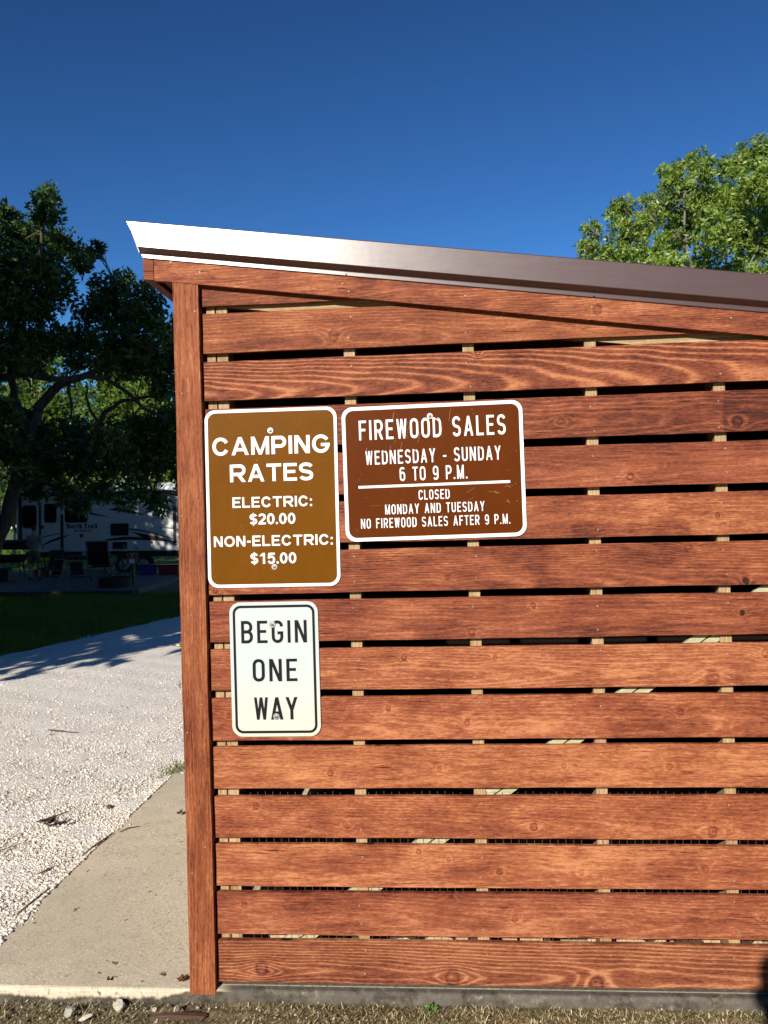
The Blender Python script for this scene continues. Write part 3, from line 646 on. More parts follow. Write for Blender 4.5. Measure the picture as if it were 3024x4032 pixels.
def text(mb, s, cx, cz, width, h, y, style=0, t=.17, gap=.21, space=.40, mi=0):
    # centred line of lettering on the plane y, facing -Y
    ws = []; x_ = 0; wi = 0
    for ch in s:
        if ch == ' ':
            x_ += space; wi += 1; continue
        w_ = WID[style].get(ch, .5) or (t*1.7 if ch in 'il' else t)
        ws.append((ch, x_, w_, wi)); x_ += w_ + gap
    tot = ws[-1][1] + ws[-1][2]
    k = width / tot
    j = 0
    for ch, x0, w_, wi in ws:
        if isinstance(mb, list):
            while len(mb) <= wi: mb.append(MB())
        tgt = mb[wi] if isinstance(mb, list) else mb
        for grp in glyph(ch, w_, t * (h/k if False else 1), style):
            yy_ = y - .00003*(j % 9); j += 1
            for q in grp:
                vs = [(cx + (x0 + a - tot/2)*k, yy_, cz + (b_ - .5)*h) for a, b_ in q]
                ar = sum(vs[i][0]*vs[(i+1) % 4][2] - vs[(i+1) % 4][0]*vs[i][2] for i in range(4))
                if ar < 0: vs = vs[::-1]
                tgt.add(vs, [(0,1,2,3)], mi)
def line(root, mat, s, *a):
    mbs = []; text(mbs, s, *a)
    for mb in mbs: mb.build('lettering', mat, root)
def rrect(w_, h_, r, n=8):
    pts = []
    for cx, cz, a0 in ((w_/2-r, h_/2-r, 0), (-w_/2+r, h_/2-r, 90), (-w_/2+r, -h_/2+r, 180), (w_/2-r, -h_/2+r, 270)):
        pts += [(cx + r*math.cos(R(a0+90*k/n)), cz + r*math.sin(R(a0+90*k/n))) for k in range(n+1)]
    return pts
def ring(mb, A, B_, y0, y1):
    n = len(A)
    vs = [(x_, y0, z_) for x_, z_ in A] + [(x_, y0, z_) for x_, z_ in B_] + [(x_, y1, z_) for x_, z_ in A] + [(x_, y1, z_) for x_, z_ in B_]
    for i in range(n):
        j = (i+1) % n
        mb.add([vs[i], vs[j], vs[n+j], vs[n+i]], [(0,1,2,3)]); mb.add([vs[2*n+i], vs[2*n+j], vs[j], vs[i]], [(0,1,2,3)]); mb.add([vs[n+i], vs[n+j], vs[3*n+j], vs[3*n+i]], [(0,1,2,3)])
def sheeting(name, col, grain=.06, rough=.38):
    mt, nt, b = newmat(name); x, y, z = coords(nt)
    n1 = noise(nt, vec(nt, x, y, z), 7, 4); n2 = noise(nt, vec(nt, x, y, z), 160, 3); hx = X(nt, voro(nt, vec(nt, x, y*0, z), 420))
    n5 = noise(nt, vec(nt, x*3, y, z*.8), 9, 4, .6)
    f = n1 * .30 + n5 * .22 + n2 * grain*2 + hx * .10 + .66
    c = mix(nt, 1.0, col, vec(nt, f, f, f), 'MULTIPLY')
    speck = n2.step(.70, .74) * noise(nt, vec(nt, x, y, z), 30, 2).step(.5, .62)
    setc(nt, b, mix(nt, speck*.5, c, (.38,.26,.16))); b.inputs['Roughness'].default_value = rough; b.inputs['Specular IOR Level'].default_value = .06
    return mt
M['white_sheet'] = sheeting('white reflective sheeting', (.74,.75,.76))
M['golden_brown'] = sheeting('golden brown reflective sheeting', (.120,.043,.0016))
M['brown'] = sheeting('brown reflective sheeting', (.086,.0190,.0016), .03)
M['letter_white'] = sheeting('white lettering film', (.72,.73,.74), .05)
M['letter_black'] = plain('black lettering film', (.008,.008,.011), .6, spec=.12)
M['scratch'] = plain('scratches', (.42,.26,.16), .7)
M['alu'] = plain('aluminium sheet', (.5,.5,.5), .4, .9)
mt, nt, b = newmat('faded white sheeting'); x, y, z = coords(nt)
n1 = noise(nt, vec(nt, x, y, z), 6, 4); yel = (n1*.10 - z*1.0 - .06).step(-.02, .24) + (x + n1*.06 - .06).step(.06, .19) * .35
setc(nt, b, mix(nt, yel, (.43,.475,.475), (.51,.495,.42))); b.inputs['Roughness'].default_value = .4; M['faded_white'] = mt
def bolt(root, x_, z_, y=-.0034, r=.0098):
    mb = MB(); mb.cyl((x_, y, z_), r, -.0016, 'y', 20); mb.tube([(x_, y-.0016, z_), (x_, y-.0045, z_), (x_, y-.006, z_)], [.0058, .0055, .0025], 6)
    mb.box(x_-.0006, x_+.0006, y-.0068, y-.0055, z_-.0035, z_+.0035, 1)
    mb.build('bolt', [M['galv'], M['dark_metal']], root)
SY0 = -.0026            # sign backs stand just proud of the slats
# camping rates
s1 = empty('camping_sign', (.2268, SY0, 1.6553), ry=R(.1)); tag(s1, 'golden brown sign with white border listing camping rates', 'sign')
W_, H_ = .4572, .6096
mb = MB(); mb.prism(rrect(W_, H_, .036), -.0020, 0); mb.build('plate', M['white_sheet'], s1)
mb = MB(); mb.prism(rrect(W_-.0215, H_-.0215, .028), -.0024, -.0019); mb.build('sign_face', M['golden_brown'], s1)
zt = H_/2; yl = -.00275
line(s1, M['letter_white'], 'CAMPING', 0, zt-.1255, .406, .0615, yl, 1, .190, .13)
line(s1, M['letter_white'], 'RATES', 0, zt-.2185, .288, .0600, yl, 1, .190, .13)
line(s1, M['letter_white'], 'ELECTRIC:', 0, zt-.3187, .275, .0360, yl, 1, .190, .16)
line(s1, M['letter_white'], '$20.00', 0, zt-.3768, .158, .0370, yl, 1, .185, .11)
line(s1, M['letter_white'], 'NON-ELECTRIC:', 0, zt-.4512, .411, .0360, yl, 1, .190, .16)
line(s1, M['letter_white'], '$15.00', 0, zt-.5113, .158, .0370, yl, 1, .185, .11)
bolt(s1, 0, zt-.0757); bolt(s1, .003, zt-.5408)
# firewood sales
s2 = empty('firewood_sign', (.7788, SY0, 1.7290), ry=R(-.6)); tag(s2, 'dark brown sign with white border about firewood sales', 'sign')
W_, H_ = .6080, .4555
mb = MB(); mb.prism(rrect(W_, H_, .036), -.0020, 0); mb.build('plate', M['white_sheet'], s2)
mb = MB(); mb.prism(rrect(W_-.024, H_-.024, .027), -.0024, -.0019)
for k in range(34):            # pale scratches in the sheeting
    x_, z_ = rnd.choice([(-.16,.14),(-.13,.08),(-.08,.09),(-.03,.1),(.04,.11),(-.22,.09),(.12,-.03),(.2,-.06),(-.2,-.11),(.23,.17),(.24,-.08)]); x_ += rnd.gauss(0,.02); z_ += rnd.gauss(0,.035)
    l = rnd.uniform(.004,.045); a = R(rnd.choice([80,85,95,75]) + rnd.gauss(0,10)) if x_ < .08 and z_ > 0 else R(rnd.gauss(0,35)); wdt = rnd.choice([.0003,.0004,.0005,.0009])
    pts = [(x_ + math.cos(a)*l*q/3 + rnd.gauss(0,.0012), z_ + math.sin(a)*l*q/3) for q in range(4)]
    pts = [p for p in pts if abs(p[0]) < W_/2-.02 and abs(p[1]) < H_/2-.02]
    if len(pts) > 1:
        for q in strip(pts, wdt): mb.add([(a_, -.00285 - .00002*(k % 5), b_) for a_, b_ in q][::-1], [(0,1,2,3)], 1)
mb.build('sign_face', [M['brown'], M['scratch']], s2)
zt = H_/2
line(s2, M['letter_white'], 'FIREWOOD SALES', 0, zt-.080, .493, .0665, yl, 0, .135, .20, .52)
line(s2, M['letter_white'], 'WEDNESDAY - SUNDAY', 0, zt-.174, .455, .0465, yl, 0, .135, .20, .52)
line(s2, M['letter_white'], '6 TO 9 P.M.', 0, zt-.233, .227, .0465, yl, 0, .135, .19, .52)
mb = MB(); mb.box(-.255, .255, yl-.0002, yl+.0003, zt-.2763, zt-.2678); mb.build('divider_line', M['letter_white'], s2)
line(s2, M['letter_white'], 'CLOSED', 0, zt-.3054, .104, .0325, yl, 0, .135, .20, .52)
line(s2, M['letter_white'], 'MONDAY AND TUESDAY', 0, zt-.3508, .334, .0330, yl, 0, .135, .20, .52)
line(s2, M['letter_white'], 'NO FIREWOOD SALES AFTER 9 P.M.', 0, zt-.3960, .5015, .0330, yl, 0, .135, .20, .52)
bolt(s2, -.005, zt-.0415)
# begin one way
s3 = empty('traffic_sign', (.2218, SY0, 1.0700), ry=R(-.1)); tag(s3, 'faded white sign with black border reading begin one way', 'sign')
W_, H_ = .3060, .4595
mb = MB(); mb.prism(rrect(W_, H_, .037), -.0020, 0); mb.build('plate', [M['faded_white']], s3)
mb = MB(); ring(mb, rrect(W_-.0225, H_-.0225, .027), rrect(W_-.040, H_-.040, .019), -.0023, -.0019); mb.build('border', M['letter_black'], s3)
zt = H_/2
line(s3, M['letter_black'], 'BEGIN', 0, zt-.1020, .227, .0765, yl, 0, .140, .20)
line(s3, M['letter_black'], 'ONE', 0, zt-.2330, .154, .0765, yl, 0, .140, .20)
line(s3, M['letter_black'], 'WAY', 0, zt-.3635, .152, .0765, yl, 0, .145, .10)
bolt(s3, -.005, zt-.0765, r=.0112); bolt(s3, .001, zt-.3905, r=.0112)
OAK = [(-7.96, 15.14, 8.61, 0.4), (-8.15, 15.61, 9.14, 0.26), (-9.25, 17.34, 8.84, 0.58), (-9.47, 16.62, 8.61, 0.46), (-8.94, 15.1, 8.53, 0.29), (-8.08, 16.25, 8.23, 0.36), (-9.32, 16.31, 7.71, 0.73), (-8.11, 15.37, 7.37, 0.52), (-8.02, 17.22, 8.23, 0.35), (-6.91, 15.31, 7.73, 0.2), (-9.43, 16.02, 6.91, 0.72), (-8.97, 16.46, 6.88, 0.67), (-8.2, 16.24, 7.21, 0.36), (-7.82, 16.76, 7.89, 0.28), (-7.48, 17.28, 7.46, 0.38), (-7.3, 17.99, 7.81, 0.29), (-5.9, 15.94, 6.9, 0.29), (-7.63, 16.98, 6.76, 0.56), (-7.06, 17.18, 6.85, 0.63), (-5.98, 15.96, 6.38, 0.47), (-5.33, 15.08, 5.8, 0.28), (-6.26, 18.13, 5.86, 0.46), (-6.13, 15.98, 5.62, 0.59), (-6.85, 15.97, 5.65, 0.59), (-8.36, 17.71, 6.25, 0.55), (-8.55, 16.71, 5.99, 0.43), (-9.11, 16.31, 5.93, 0.67), (-10.11, 17.2, 5.84, 0.64), (-5.33, 15.18, 4.58, 0.31), (-6.42, 17.27, 5.39, 0.38), (-6.58, 16.19, 5.23, 0.3), (-8.4, 15.14, 5.15, 0.29), (-8.18, 16.98, 5.53, 0.31), (-7.91, 17.87, 5.62, 0.33), (-9.19, 15.46, 4.19, 0.35), (-9.35, 16.8, 4.17, 0.25), (-9.25, 15.75, 3.4, 0.59), (-9.23, 17.17, 3.64, 0.63), (-8.31, 17.18, 3.74, 0.44), (-6.9, 15.67, 3.52, 0.47), (-6.92, 17.63, 3.86, 0.51), (-6.09, 17.14, 4.04, 0.44), (-6.01, 17.23, 3.29, 0.5), (-6.8, 17.61, 3.15, 0.58), (-7.07, 16.33, 3.01, 0.54), (-8.25, 17.3, 3.05, 0.51), (-9.2, 17.62, 3.03, 0.45), (-8.71, 15.16, 2.76, 0.34), (-9.56, 17.5, 2.45, 0.29), (-8.12, 16.15, 2.37, 0.24), (-7.4, 16.48, 2.3, 0.33), (-6.27, 15.49, 2.25, 0.32), (-6.37, 17.25, 2.14, 0.31), (-5.72, 16.0, 1.86, 0.17), (-8.44, 17.65, 2.04, 0.29), (-8.01, 15.77, 2.1, 0.18), (-7.08, 16.76, 2.02, 0.15), (-10.06, 15.99, 8.61, 0.72), (-10.6, 16.64, 7.31, 0.93), (-9.83, 15.37, 5.48, 0.87), (-9.96, 15.32, 3.73, 0.75), (-11.56, 17.0, 6.81, 1.02), (-11.68, 17.02, 4.91, 0.95), (-5.2, 16.91, 6.02, 0.68), (-5.44, 18.03, 5.16, 0.78), (-4.74, 15.79, 3.61, 0.7), (-5.56, 17.8, 2.67, 0.58), (-4.15, 15.71, 5.03, 0.64), (-4.72, 18.22, 4.18, 0.79), (-11.16, 16.63, 8.26, 0.68)]
LIMBS = [
([(-10.49, 16.42, -0.1), (-10.13, 16.44, 0.9), (-9.74, 16.47, 1.88), (-9.44, 16.49, 2.73), (-9.21, 16.5, 3.46), (-9.0, 16.51, 4.31)], 0.21, 0.13) ,
([(-9.21, 16.5, 3.46), (-9.43, 16.48, 4.44), (-9.53, 16.47, 5.37), (-9.24, 16.48, 6.89), (-8.84, 16.51, 8.11), (-8.63, 16.52, 9.09)], 0.14, 0.03) ,
([(-9.15, 16.8, 4.35), (-8.51, 16.85, 5.02), (-7.64, 16.91, 5.25), (-7.0, 16.96, 5.73), (-6.42, 17.0, 6.52)], 0.14, 0.03) ,
([(-9.69, 15.96, 4.99), (-9.09, 16.0, 5.12), (-8.38, 16.05, 5.01), (-7.48, 16.12, 5.02), (-6.89, 16.17, 4.85), (-6.25, 16.22, 4.3), (-5.72, 16.26, 3.99)], 0.1, 0.03) ,
([(-9.7, 16.97, 2.76), (-8.9, 17.03, 3.36), (-8.08, 17.09, 3.47), (-7.69, 17.11, 3.96), (-7.43, 17.13, 4.4), (-6.86, 17.17, 4.6), (-6.11, 17.23, 4.68)], 0.13, 0.03) ,
([(-8.08, 17.09, 3.47), (-7.34, 17.14, 3.01), (-6.66, 17.2, 2.68), (-6.3, 17.23, 2.1)], 0.09, 0.02) ,
([(-9.54, 16.48, 2.61), (-8.8, 16.53, 2.59), (-8.08, 16.59, 2.2)], 0.07, 0.02) ,
([(-10.78, 16.9, -0.14), (-11.02, 16.87, 1.41), (-11.1, 16.86, 3.3), (-10.97, 16.86, 5.81), (-10.65, 16.87, 8.31)], 0.25, 0.05) ,
([(-8.1, 16.38, 4.99), (-8.05, 16.38, 4.38), (-8.09, 16.38, 4.02)], 0.05, 0.015) ,
([(-7.57, 16.82, 3.93), (-7.8, 16.8, 4.49), (-7.85, 16.8, 5.05)], 0.05, 0.015) ,
]
ASH = [(3.97, 14.59, 7.46, 0.21), (4.14, 15.88, 7.5, 0.28), (4.12, 15.23, 6.96, 0.33), (4.64, 15.28, 8.07, 0.25), (4.23, 12.67, 7.24, 0.19), (4.57, 13.8, 7.15, 0.4), (4.04, 12.77, 6.3, 0.38), (4.21, 13.16, 5.98, 0.29), (4.72, 13.27, 6.43, 0.39), (5.35, 15.57, 7.95, 0.3), (5.15, 12.99, 7.79, 0.21), (5.2, 13.59, 8.23, 0.12), (5.62, 14.31, 8.56, 0.15), (5.68, 15.56, 8.26, 0.33), (5.51, 15.96, 8.53, 0.2), (6.21, 15.11, 8.94, 0.27), (5.92, 13.35, 8.18, 0.17), (5.97, 14.52, 8.21, 0.41), (6.02, 15.09, 7.74, 0.48), (5.04, 12.73, 6.05, 0.37), (5.66, 14.97, 7.29, 0.37), (6.17, 13.92, 7.66, 0.45), (6.76, 14.73, 8.67, 0.24), (7.07, 15.04, 8.86, 0.24), (7.34, 15.05, 9.04, 0.27), (7.51, 14.55, 8.97, 0.28), (6.91, 14.62, 8.1, 0.47), (6.95, 13.38, 7.84, 0.43), (7.65, 14.47, 7.69, 0.51), (5.97, 13.05, 6.77, 0.43), (6.9, 14.37, 7.23, 0.46), (7.38, 14.6, 6.97, 0.41), (6.39, 15.36, 6.78, 0.43), (6.57, 14.04, 6.27, 0.4), (6.66, 12.74, 5.75, 0.37), (5.07, 14.4, 6.09, 0.31), (6.66, 13.39, 5.5, 0.34), (6.01, 15.22, 6.05, 0.38), (6.35, 14.01, 5.67, 0.35), (7.8, 14.08, 8.33, 0.55), (8.79, 16.01, 8.2, 0.72), (7.93, 14.14, 6.74, 0.65), (8.39, 14.01, 7.87, 0.6), (8.61, 14.03, 6.97, 0.7), (9.35, 14.55, 7.37, 0.61), (8.4, 13.12, 5.96, 0.66), (8.14, 14.7, 6.03, 0.67), (10.57, 16.19, 7.05, 0.61), (4.78, 14.5, 5.66, 0.42), (5.57, 15.2, 5.58, 0.43), (6.54, 15.98, 5.61, 0.51), (7.19, 15.66, 5.46, 0.5), (7.89, 15.37, 5.58, 0.54), (8.8, 15.68, 5.5, 0.6)]
ALIMBS = [
([(6.88, 14.71, 0.24), (6.88, 14.7, 2.07), (6.97, 14.7, 3.63), (6.98, 14.7, 4.94), (6.98, 14.7, 5.98), (6.9, 14.69, 7.02), (7.14, 14.7, 8.06)], 0.2, 0.04) ,
([(6.83, 14.29, 4.86), (6.13, 14.23, 5.89), (5.75, 14.2, 6.92), (5.77, 14.2, 7.94)], 0.1, 0.02) ,
([(6.0, 13.82, 5.79), (5.22, 13.76, 6.26), (4.63, 13.71, 6.57), (4.14, 13.68, 6.93)], 0.06, 0.015) ,
([(7.05, 14.91, 4.98), (7.74, 14.95, 6.28), (8.04, 14.97, 7.59), (7.86, 14.95, 8.65)], 0.11, 0.02) ,
([(6.92, 14.7, 3.63), (8.16, 14.79, 5.17), (9.08, 14.85, 6.71)], 0.1, 0.02) ,
([(6.75, 14.09, 3.56), (5.63, 14.0, 4.85), (4.95, 13.94, 5.72), (4.46, 13.9, 6.13)], 0.08, 0.02) ,
([(5.72, 14.1, 6.89), (6.19, 14.13, 7.54), (6.05, 14.12, 8.2)], 0.04, 0.012) ,
([(6.81, 14.18, 6.1), (7.12, 14.2, 6.7), (7.3, 14.21, 7.51)], 0.05, 0.012) ,
([(6.65, 13.97, 5.8), (6.4, 13.95, 6.56), (6.52, 13.95, 7.3)], 0.05, 0.012) ,
]

# ------------------------------------------------------------------ 4. vegetation
def leafmat(name, dark, lightc, trans=.35, rough=.45, spec=.4):
    mt, nt, b = newmat(name); ri = random_island(nt); x, y, z = coords(nt)
    n1 = noise(nt, vec(nt, x, y, z), 1.3, 3)
    f = ri * .6 + n1 * .9 - .25
    c = mix(nt, f, dark, lightc); setc(nt, b, c)
    b.inputs['Roughness'].default_value = rough; b.inputs['Specular IOR Level'].default_value = spec
    tr = nt.nodes.new('ShaderNodeBsdfTranslucent'); ms = nt.nodes.new('ShaderNodeMixShader'); ms.inputs[0].default_value = trans
    nt.links.new(mix(nt, 1.0, c, (1.0, 1.25, .5), 'MULTIPLY'), tr.inputs[0])
    nt.links.new(b.outputs[0], ms.inputs[1]); nt.links.new(tr.outputs[0], ms.inputs[2])
    nt.links.new(ms.outputs[0], nt.nodes['Material Output'].inputs[0]); return mt
def unit(v): return v / (np.linalg.norm(v, axis=-1, keepdims=True) + 1e-9)
def leaf_cloud(blobs, dens, nl, ll, lw, rng, shell=.45, squash=.9, up=.35):
    C = []; A = []
    for (x_, y_, z_, r_) in blobs:
        n = max(4, int(dens * r_ * r_ * 12)); d = unit(rng.normal(size=(n, 3)))
        rad = r_ * (shell + (1.12-shell) * rng.uniform(0, 1, n) ** .6) * (1 + .25*np.sin(d[:,0]*5+z_) * np.sin(d[:,2]*6+x_))
        C.append(np.array([x_, y_, z_]) + d * rad[:,None] * np.array([1, 1, squash])); A.append(unit(d + rng.normal(size=(n, 3)) * .55 + np.array([0, 0, up])))
    C = np.concatenate(C); A = np.concatenate(A)
    n = len(C); C = np.repeat(C, nl, 0); A = np.repeat(A, nl, 0); m_ = len(C)
    r1 = unit(np.cross(A, rng.normal(size=(m_, 3)))); D = unit(A * rng.uniform(.1, .9, (m_, 1)) + r1)          # leaf direction
    S = unit(np.cross(D, A + rng.normal(size=(m_, 3)) * .5)); Nn = np.cross(S, D)
    L = ll * rng.uniform(.6, 1.25, (m_, 1)); Wd = lw * rng.uniform(.7, 1.2, (m_, 1))
    base = C + D * L * .12 + rng.normal(size=(m_, 3)) * ll * .12
    V = np.stack([base, base + D*L*.5 + S*Wd*.5 + Nn*Wd*.12, base + D*L - Nn*L*.12, base + D*L*.5 - S*Wd*.5 + Nn*Wd*.12], 1).reshape(-1, 3)
    return V, np.arange(m_*4).reshape(-1, 4)
def limbs_mesh(limbs, blobs, rng, twig=.012, per=1):
    mb = MB(); nodes = []
    for pts, r0, r1 in limbs:
        P = [Vector(p) for p in pts]; Q = []
        for i in range(len(P)-1):
            for k in range(4):
                a = k/4; p0 = P[max(i-1,0)]; p1 = P[i]; p2 = P[i+1]; p3 = P[min(i+2,len(P)-1)]
                Q.append(.5*((2*p1) + (p2-p0)*a + (2*p0-5*p1+4*p2-p3)*a*a + (3*p1-p0-3*p2+p3)*a**3) + Vector(rng.normal(size=3)*.025))
        Q.append(P[-1]); rr = [r0 + (r1-r0)*(i/(len(Q)-1))**.8 for i in range(len(Q))]
        mb.tube(Q, rr, 9); nodes += [(q, r) for q, r in zip(Q, rr)]
    for (x_, y_, z_, r_) in blobs:
        c = Vector((x_, y_, z_)); best = min(nodes, key=lambda q: (q[0]-c).length)
        if (best[0]-c).length < 3.2:
            mid = best[0].lerp(c, .5) + Vector(rng.normal(size=3)*.12*r_*2 + np.array([0,0,-.05])); w0 = min(best[1]*.5, .028)
            mb.tube([best[0], mid, c], [w0, w0*.6, twig], 6)
            for k in range(5*per):
                e = c + Vector(unit(rng.normal(size=3))*r_*.9); s_ = mid.lerp(c, rng.uniform(.2, 1)); mb.tube([s_, s_.lerp(e,.5)+Vector(rng.normal(size=3)*.05), e], [twig, twig*.7, twig*.35], 5)
    return mb
def barkmat(name, a, b_):
    mt, nt, b = newmat(name); x, y, z = coords(nt); n1 = noise(nt, vec(nt, x*14, y*14, z*2.5), 1, 5, .65)
    setc(nt, b, ramp(nt, n1, [(.3, a), (.65, b_)])); b.inputs['Roughness'].default_value = .95; bump(nt, b, n1, .9, .03); return mt
M['bark_oak'] = barkmat('oak bark', (.025,.020,.016), (.085,.070,.058)); M['bark_pale'] = barkmat('pale bark', (.12,.09,.07), (.36,.29,.23)); M['bark_ash'] = barkmat('ash bark', (.06,.05,.04), (.20,.17,.14))
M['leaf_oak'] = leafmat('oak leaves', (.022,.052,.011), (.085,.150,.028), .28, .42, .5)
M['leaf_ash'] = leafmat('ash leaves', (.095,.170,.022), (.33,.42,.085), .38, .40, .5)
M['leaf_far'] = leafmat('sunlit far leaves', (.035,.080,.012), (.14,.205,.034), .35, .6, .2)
M['leaf_pine'] = leafmat('pine needles', (.07,.13,.03), (.17,.23,.07), .25, .6, .2)
rg = np.random.default_rng(5)
OAK = [(*b_[:3], b_[3]*.93) for b_ in OAK]; ASH = [(b_[0], b_[1], b_[2]-.12, b_[3]*1.0) for b_ in ASH]
oak = empty('oak_tree', (-10.2, 16.8, -.40)); tag(oak, 'dark shaded oak with spreading limbs in front of the travel trailer', 'tree')
def world_child(o, root): o.parent = root; o.location = -Vector(root.location); return o
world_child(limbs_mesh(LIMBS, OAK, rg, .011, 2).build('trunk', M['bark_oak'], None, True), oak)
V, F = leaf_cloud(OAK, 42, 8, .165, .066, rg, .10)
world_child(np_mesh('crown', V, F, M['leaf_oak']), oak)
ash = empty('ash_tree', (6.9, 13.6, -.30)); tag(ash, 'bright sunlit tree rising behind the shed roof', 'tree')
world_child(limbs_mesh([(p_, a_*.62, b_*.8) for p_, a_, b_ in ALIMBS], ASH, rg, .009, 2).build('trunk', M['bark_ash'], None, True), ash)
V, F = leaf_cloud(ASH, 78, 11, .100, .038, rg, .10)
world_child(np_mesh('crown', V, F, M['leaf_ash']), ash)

def simple_tree(name, h, cr, z0, nblob, dens, ll, lw, leaf, bark, rng, trunk_r=.18, fork=True):
    root = empty(name); bl = []
    for k in range(nblob):
        a = rng.uniform(0, 6.28); t_ = rng.uniform(0, 1); zz = z0 + (h-z0)*t_; rr = cr*math.sin(math.pi*min(.95, .22+.75*t_))**.7
        q = rr*rng.uniform(.15, .85); bl.append((q*math.cos(a), q*math.sin(a), zz, cr*rng.uniform(.26, .42)))
    lim = [([(0,0,-.1),(.05*h*.1,.02,z0*.6),(-.02*h*.2,.05,z0),(.1,.1,(z0+h)/2),(0,0,h*.95)], trunk_r, .03)]
    if fork:
        for k in range(5):
            a = k*1.3+rng.uniform(0,.8); zz = z0*(.75+.12*k); lim.append(([(0,0,zz),(cr*.3*math.cos(a),cr*.3*math.sin(a),zz+.8),(cr*.7*math.cos(a),cr*.7*math.sin(a),zz+(h-z0)*.4)], trunk_r*.5, .025))
    limbs_mesh(lim, bl, rng, .02).build('trunk', bark, root, True)
    V, F = leaf_cloud(bl, dens, 6, ll, lw, rng, .35)
    np_mesh('crown', V, F, leaf, root); return root
def ghz(x_, y_): return float(gz(np.array(float(x_)), np.array(float(y_)))) - .03
# woods far behind the campsite, standing in full sun
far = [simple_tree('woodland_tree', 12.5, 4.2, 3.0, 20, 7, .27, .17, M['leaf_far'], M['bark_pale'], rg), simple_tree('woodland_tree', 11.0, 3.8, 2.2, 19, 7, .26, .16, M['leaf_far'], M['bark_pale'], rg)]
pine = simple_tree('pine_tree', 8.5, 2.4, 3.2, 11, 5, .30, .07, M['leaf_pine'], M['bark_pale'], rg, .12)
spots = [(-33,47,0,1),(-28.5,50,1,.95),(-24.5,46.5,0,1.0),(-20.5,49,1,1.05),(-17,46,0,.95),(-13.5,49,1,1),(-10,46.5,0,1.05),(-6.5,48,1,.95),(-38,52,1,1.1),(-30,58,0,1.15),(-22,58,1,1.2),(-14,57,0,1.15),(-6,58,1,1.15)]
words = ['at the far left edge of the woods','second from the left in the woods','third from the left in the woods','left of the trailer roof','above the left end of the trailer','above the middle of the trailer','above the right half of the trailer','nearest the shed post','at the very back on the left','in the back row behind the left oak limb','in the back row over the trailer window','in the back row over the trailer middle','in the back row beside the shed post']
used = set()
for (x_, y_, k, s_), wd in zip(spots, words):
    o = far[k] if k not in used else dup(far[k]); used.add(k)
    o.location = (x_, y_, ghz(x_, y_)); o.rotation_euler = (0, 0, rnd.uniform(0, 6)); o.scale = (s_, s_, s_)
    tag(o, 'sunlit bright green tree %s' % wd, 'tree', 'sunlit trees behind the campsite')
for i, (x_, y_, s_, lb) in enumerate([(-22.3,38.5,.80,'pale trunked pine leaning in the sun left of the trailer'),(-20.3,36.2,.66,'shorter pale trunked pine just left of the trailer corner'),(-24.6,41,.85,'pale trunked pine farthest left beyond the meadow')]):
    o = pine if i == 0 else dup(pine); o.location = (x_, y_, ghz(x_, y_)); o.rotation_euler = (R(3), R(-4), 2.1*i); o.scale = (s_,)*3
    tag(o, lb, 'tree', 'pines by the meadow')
# big trees left of the photographer, outside the picture, whose shade falls over the campsite and road; two broad ones and rear row added to block sky light
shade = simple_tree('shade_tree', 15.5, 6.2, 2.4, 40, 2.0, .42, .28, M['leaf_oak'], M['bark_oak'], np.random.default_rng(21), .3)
for i, (x_, y_, s_, lb) in enumerate([(-11.6,1.0,.92,'tall leafy tree at the left roadside nearest the shed'),(-14.7,-3.6,1.05,'tall leafy tree farther left of the road'),(-21.5,5.0,1.0,'tall leafy tree beside the campsite on the far left'),(-15.5,8.0,.6,'lower leafy tree at the left roadside near the oak'),(-25,-6,1.1,'tall leafy tree farthest left behind the photographer'),(-17.8,13.5,.85,'added unseen broad tree left of the oak, blocking sky light'),(-23.5,18.5,1.0,'added unseen broad tree at the left end of the campsite timbers, blocking sky light'),(-48,-38,1.1,'added sky blocking tree at the left end of the unseen row behind the photographer'),(-36,-44,1.15,'added sky blocking tree, second from the left in the unseen row behind the photographer'),(-24,-48,1.05,'added sky blocking tree, third from the left in the unseen row behind the photographer'),(-11,-50,1.1,'added sky blocking tree in the middle of the unseen row behind the photographer'),(3,-48,1.1,'added sky blocking tree, third from the right in the unseen row behind the photographer'),(16,-45,1.15,'added sky blocking tree, second from the right in the unseen row behind the photographer'),(29,-40,1.1,'added sky blocking tree at the right end of the unseen row behind the photographer')]):
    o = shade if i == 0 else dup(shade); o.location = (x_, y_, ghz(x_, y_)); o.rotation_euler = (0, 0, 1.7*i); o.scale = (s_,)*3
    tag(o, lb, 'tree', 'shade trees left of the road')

def blades(px, py, pz, h, wd, rng, lean=.35):
    n = len(px); a = rng.uniform(0, 6.28, n); s_ = np.stack([np.cos(a), np.sin(a), 0*a], -1) * (wd/2)[:,None]
    la = rng.uniform(0, 6.28, n); ln = np.stack([np.cos(la), np.sin(la), 0*la], -1) * (h*rng.uniform(0, lean*2, n))[:,None]
    B = np.stack([px, py, pz], -1); up = np.stack([0*h, 0*h, h], -1)
    V = np.stack([B - s_, B + s_, B + s_*.55 + up*.6 + ln*.35, B - s_*.55 + up*.6 + ln*.35, B + up*.98 + ln, B + up*.98 + ln + s_*.1], 1).reshape(-1, 3)
    i = np.arange(n)[:,None]*6; F = np.concatenate([i + np.array([[0,1,2,3]]), i + np.array([[3,2,5,4]])])
    return V, F
M['grass'] = leafmat('lawn grass', (.065,.090,.012), (.20,.225,.038), .35, .6, .2); M['tall_grass'] = leafmat('meadow grass', (.09,.17,.02), (.26,.33,.06), .4, .7, .15)
N = 90000; py = 5 + 14.2*nr.uniform(0, 1, N)**.8; lx = lerp_poly(EDGE, py) ; px = lx + .12 - np.abs(nr.uniform(0, 1, N))**1.25 * 9
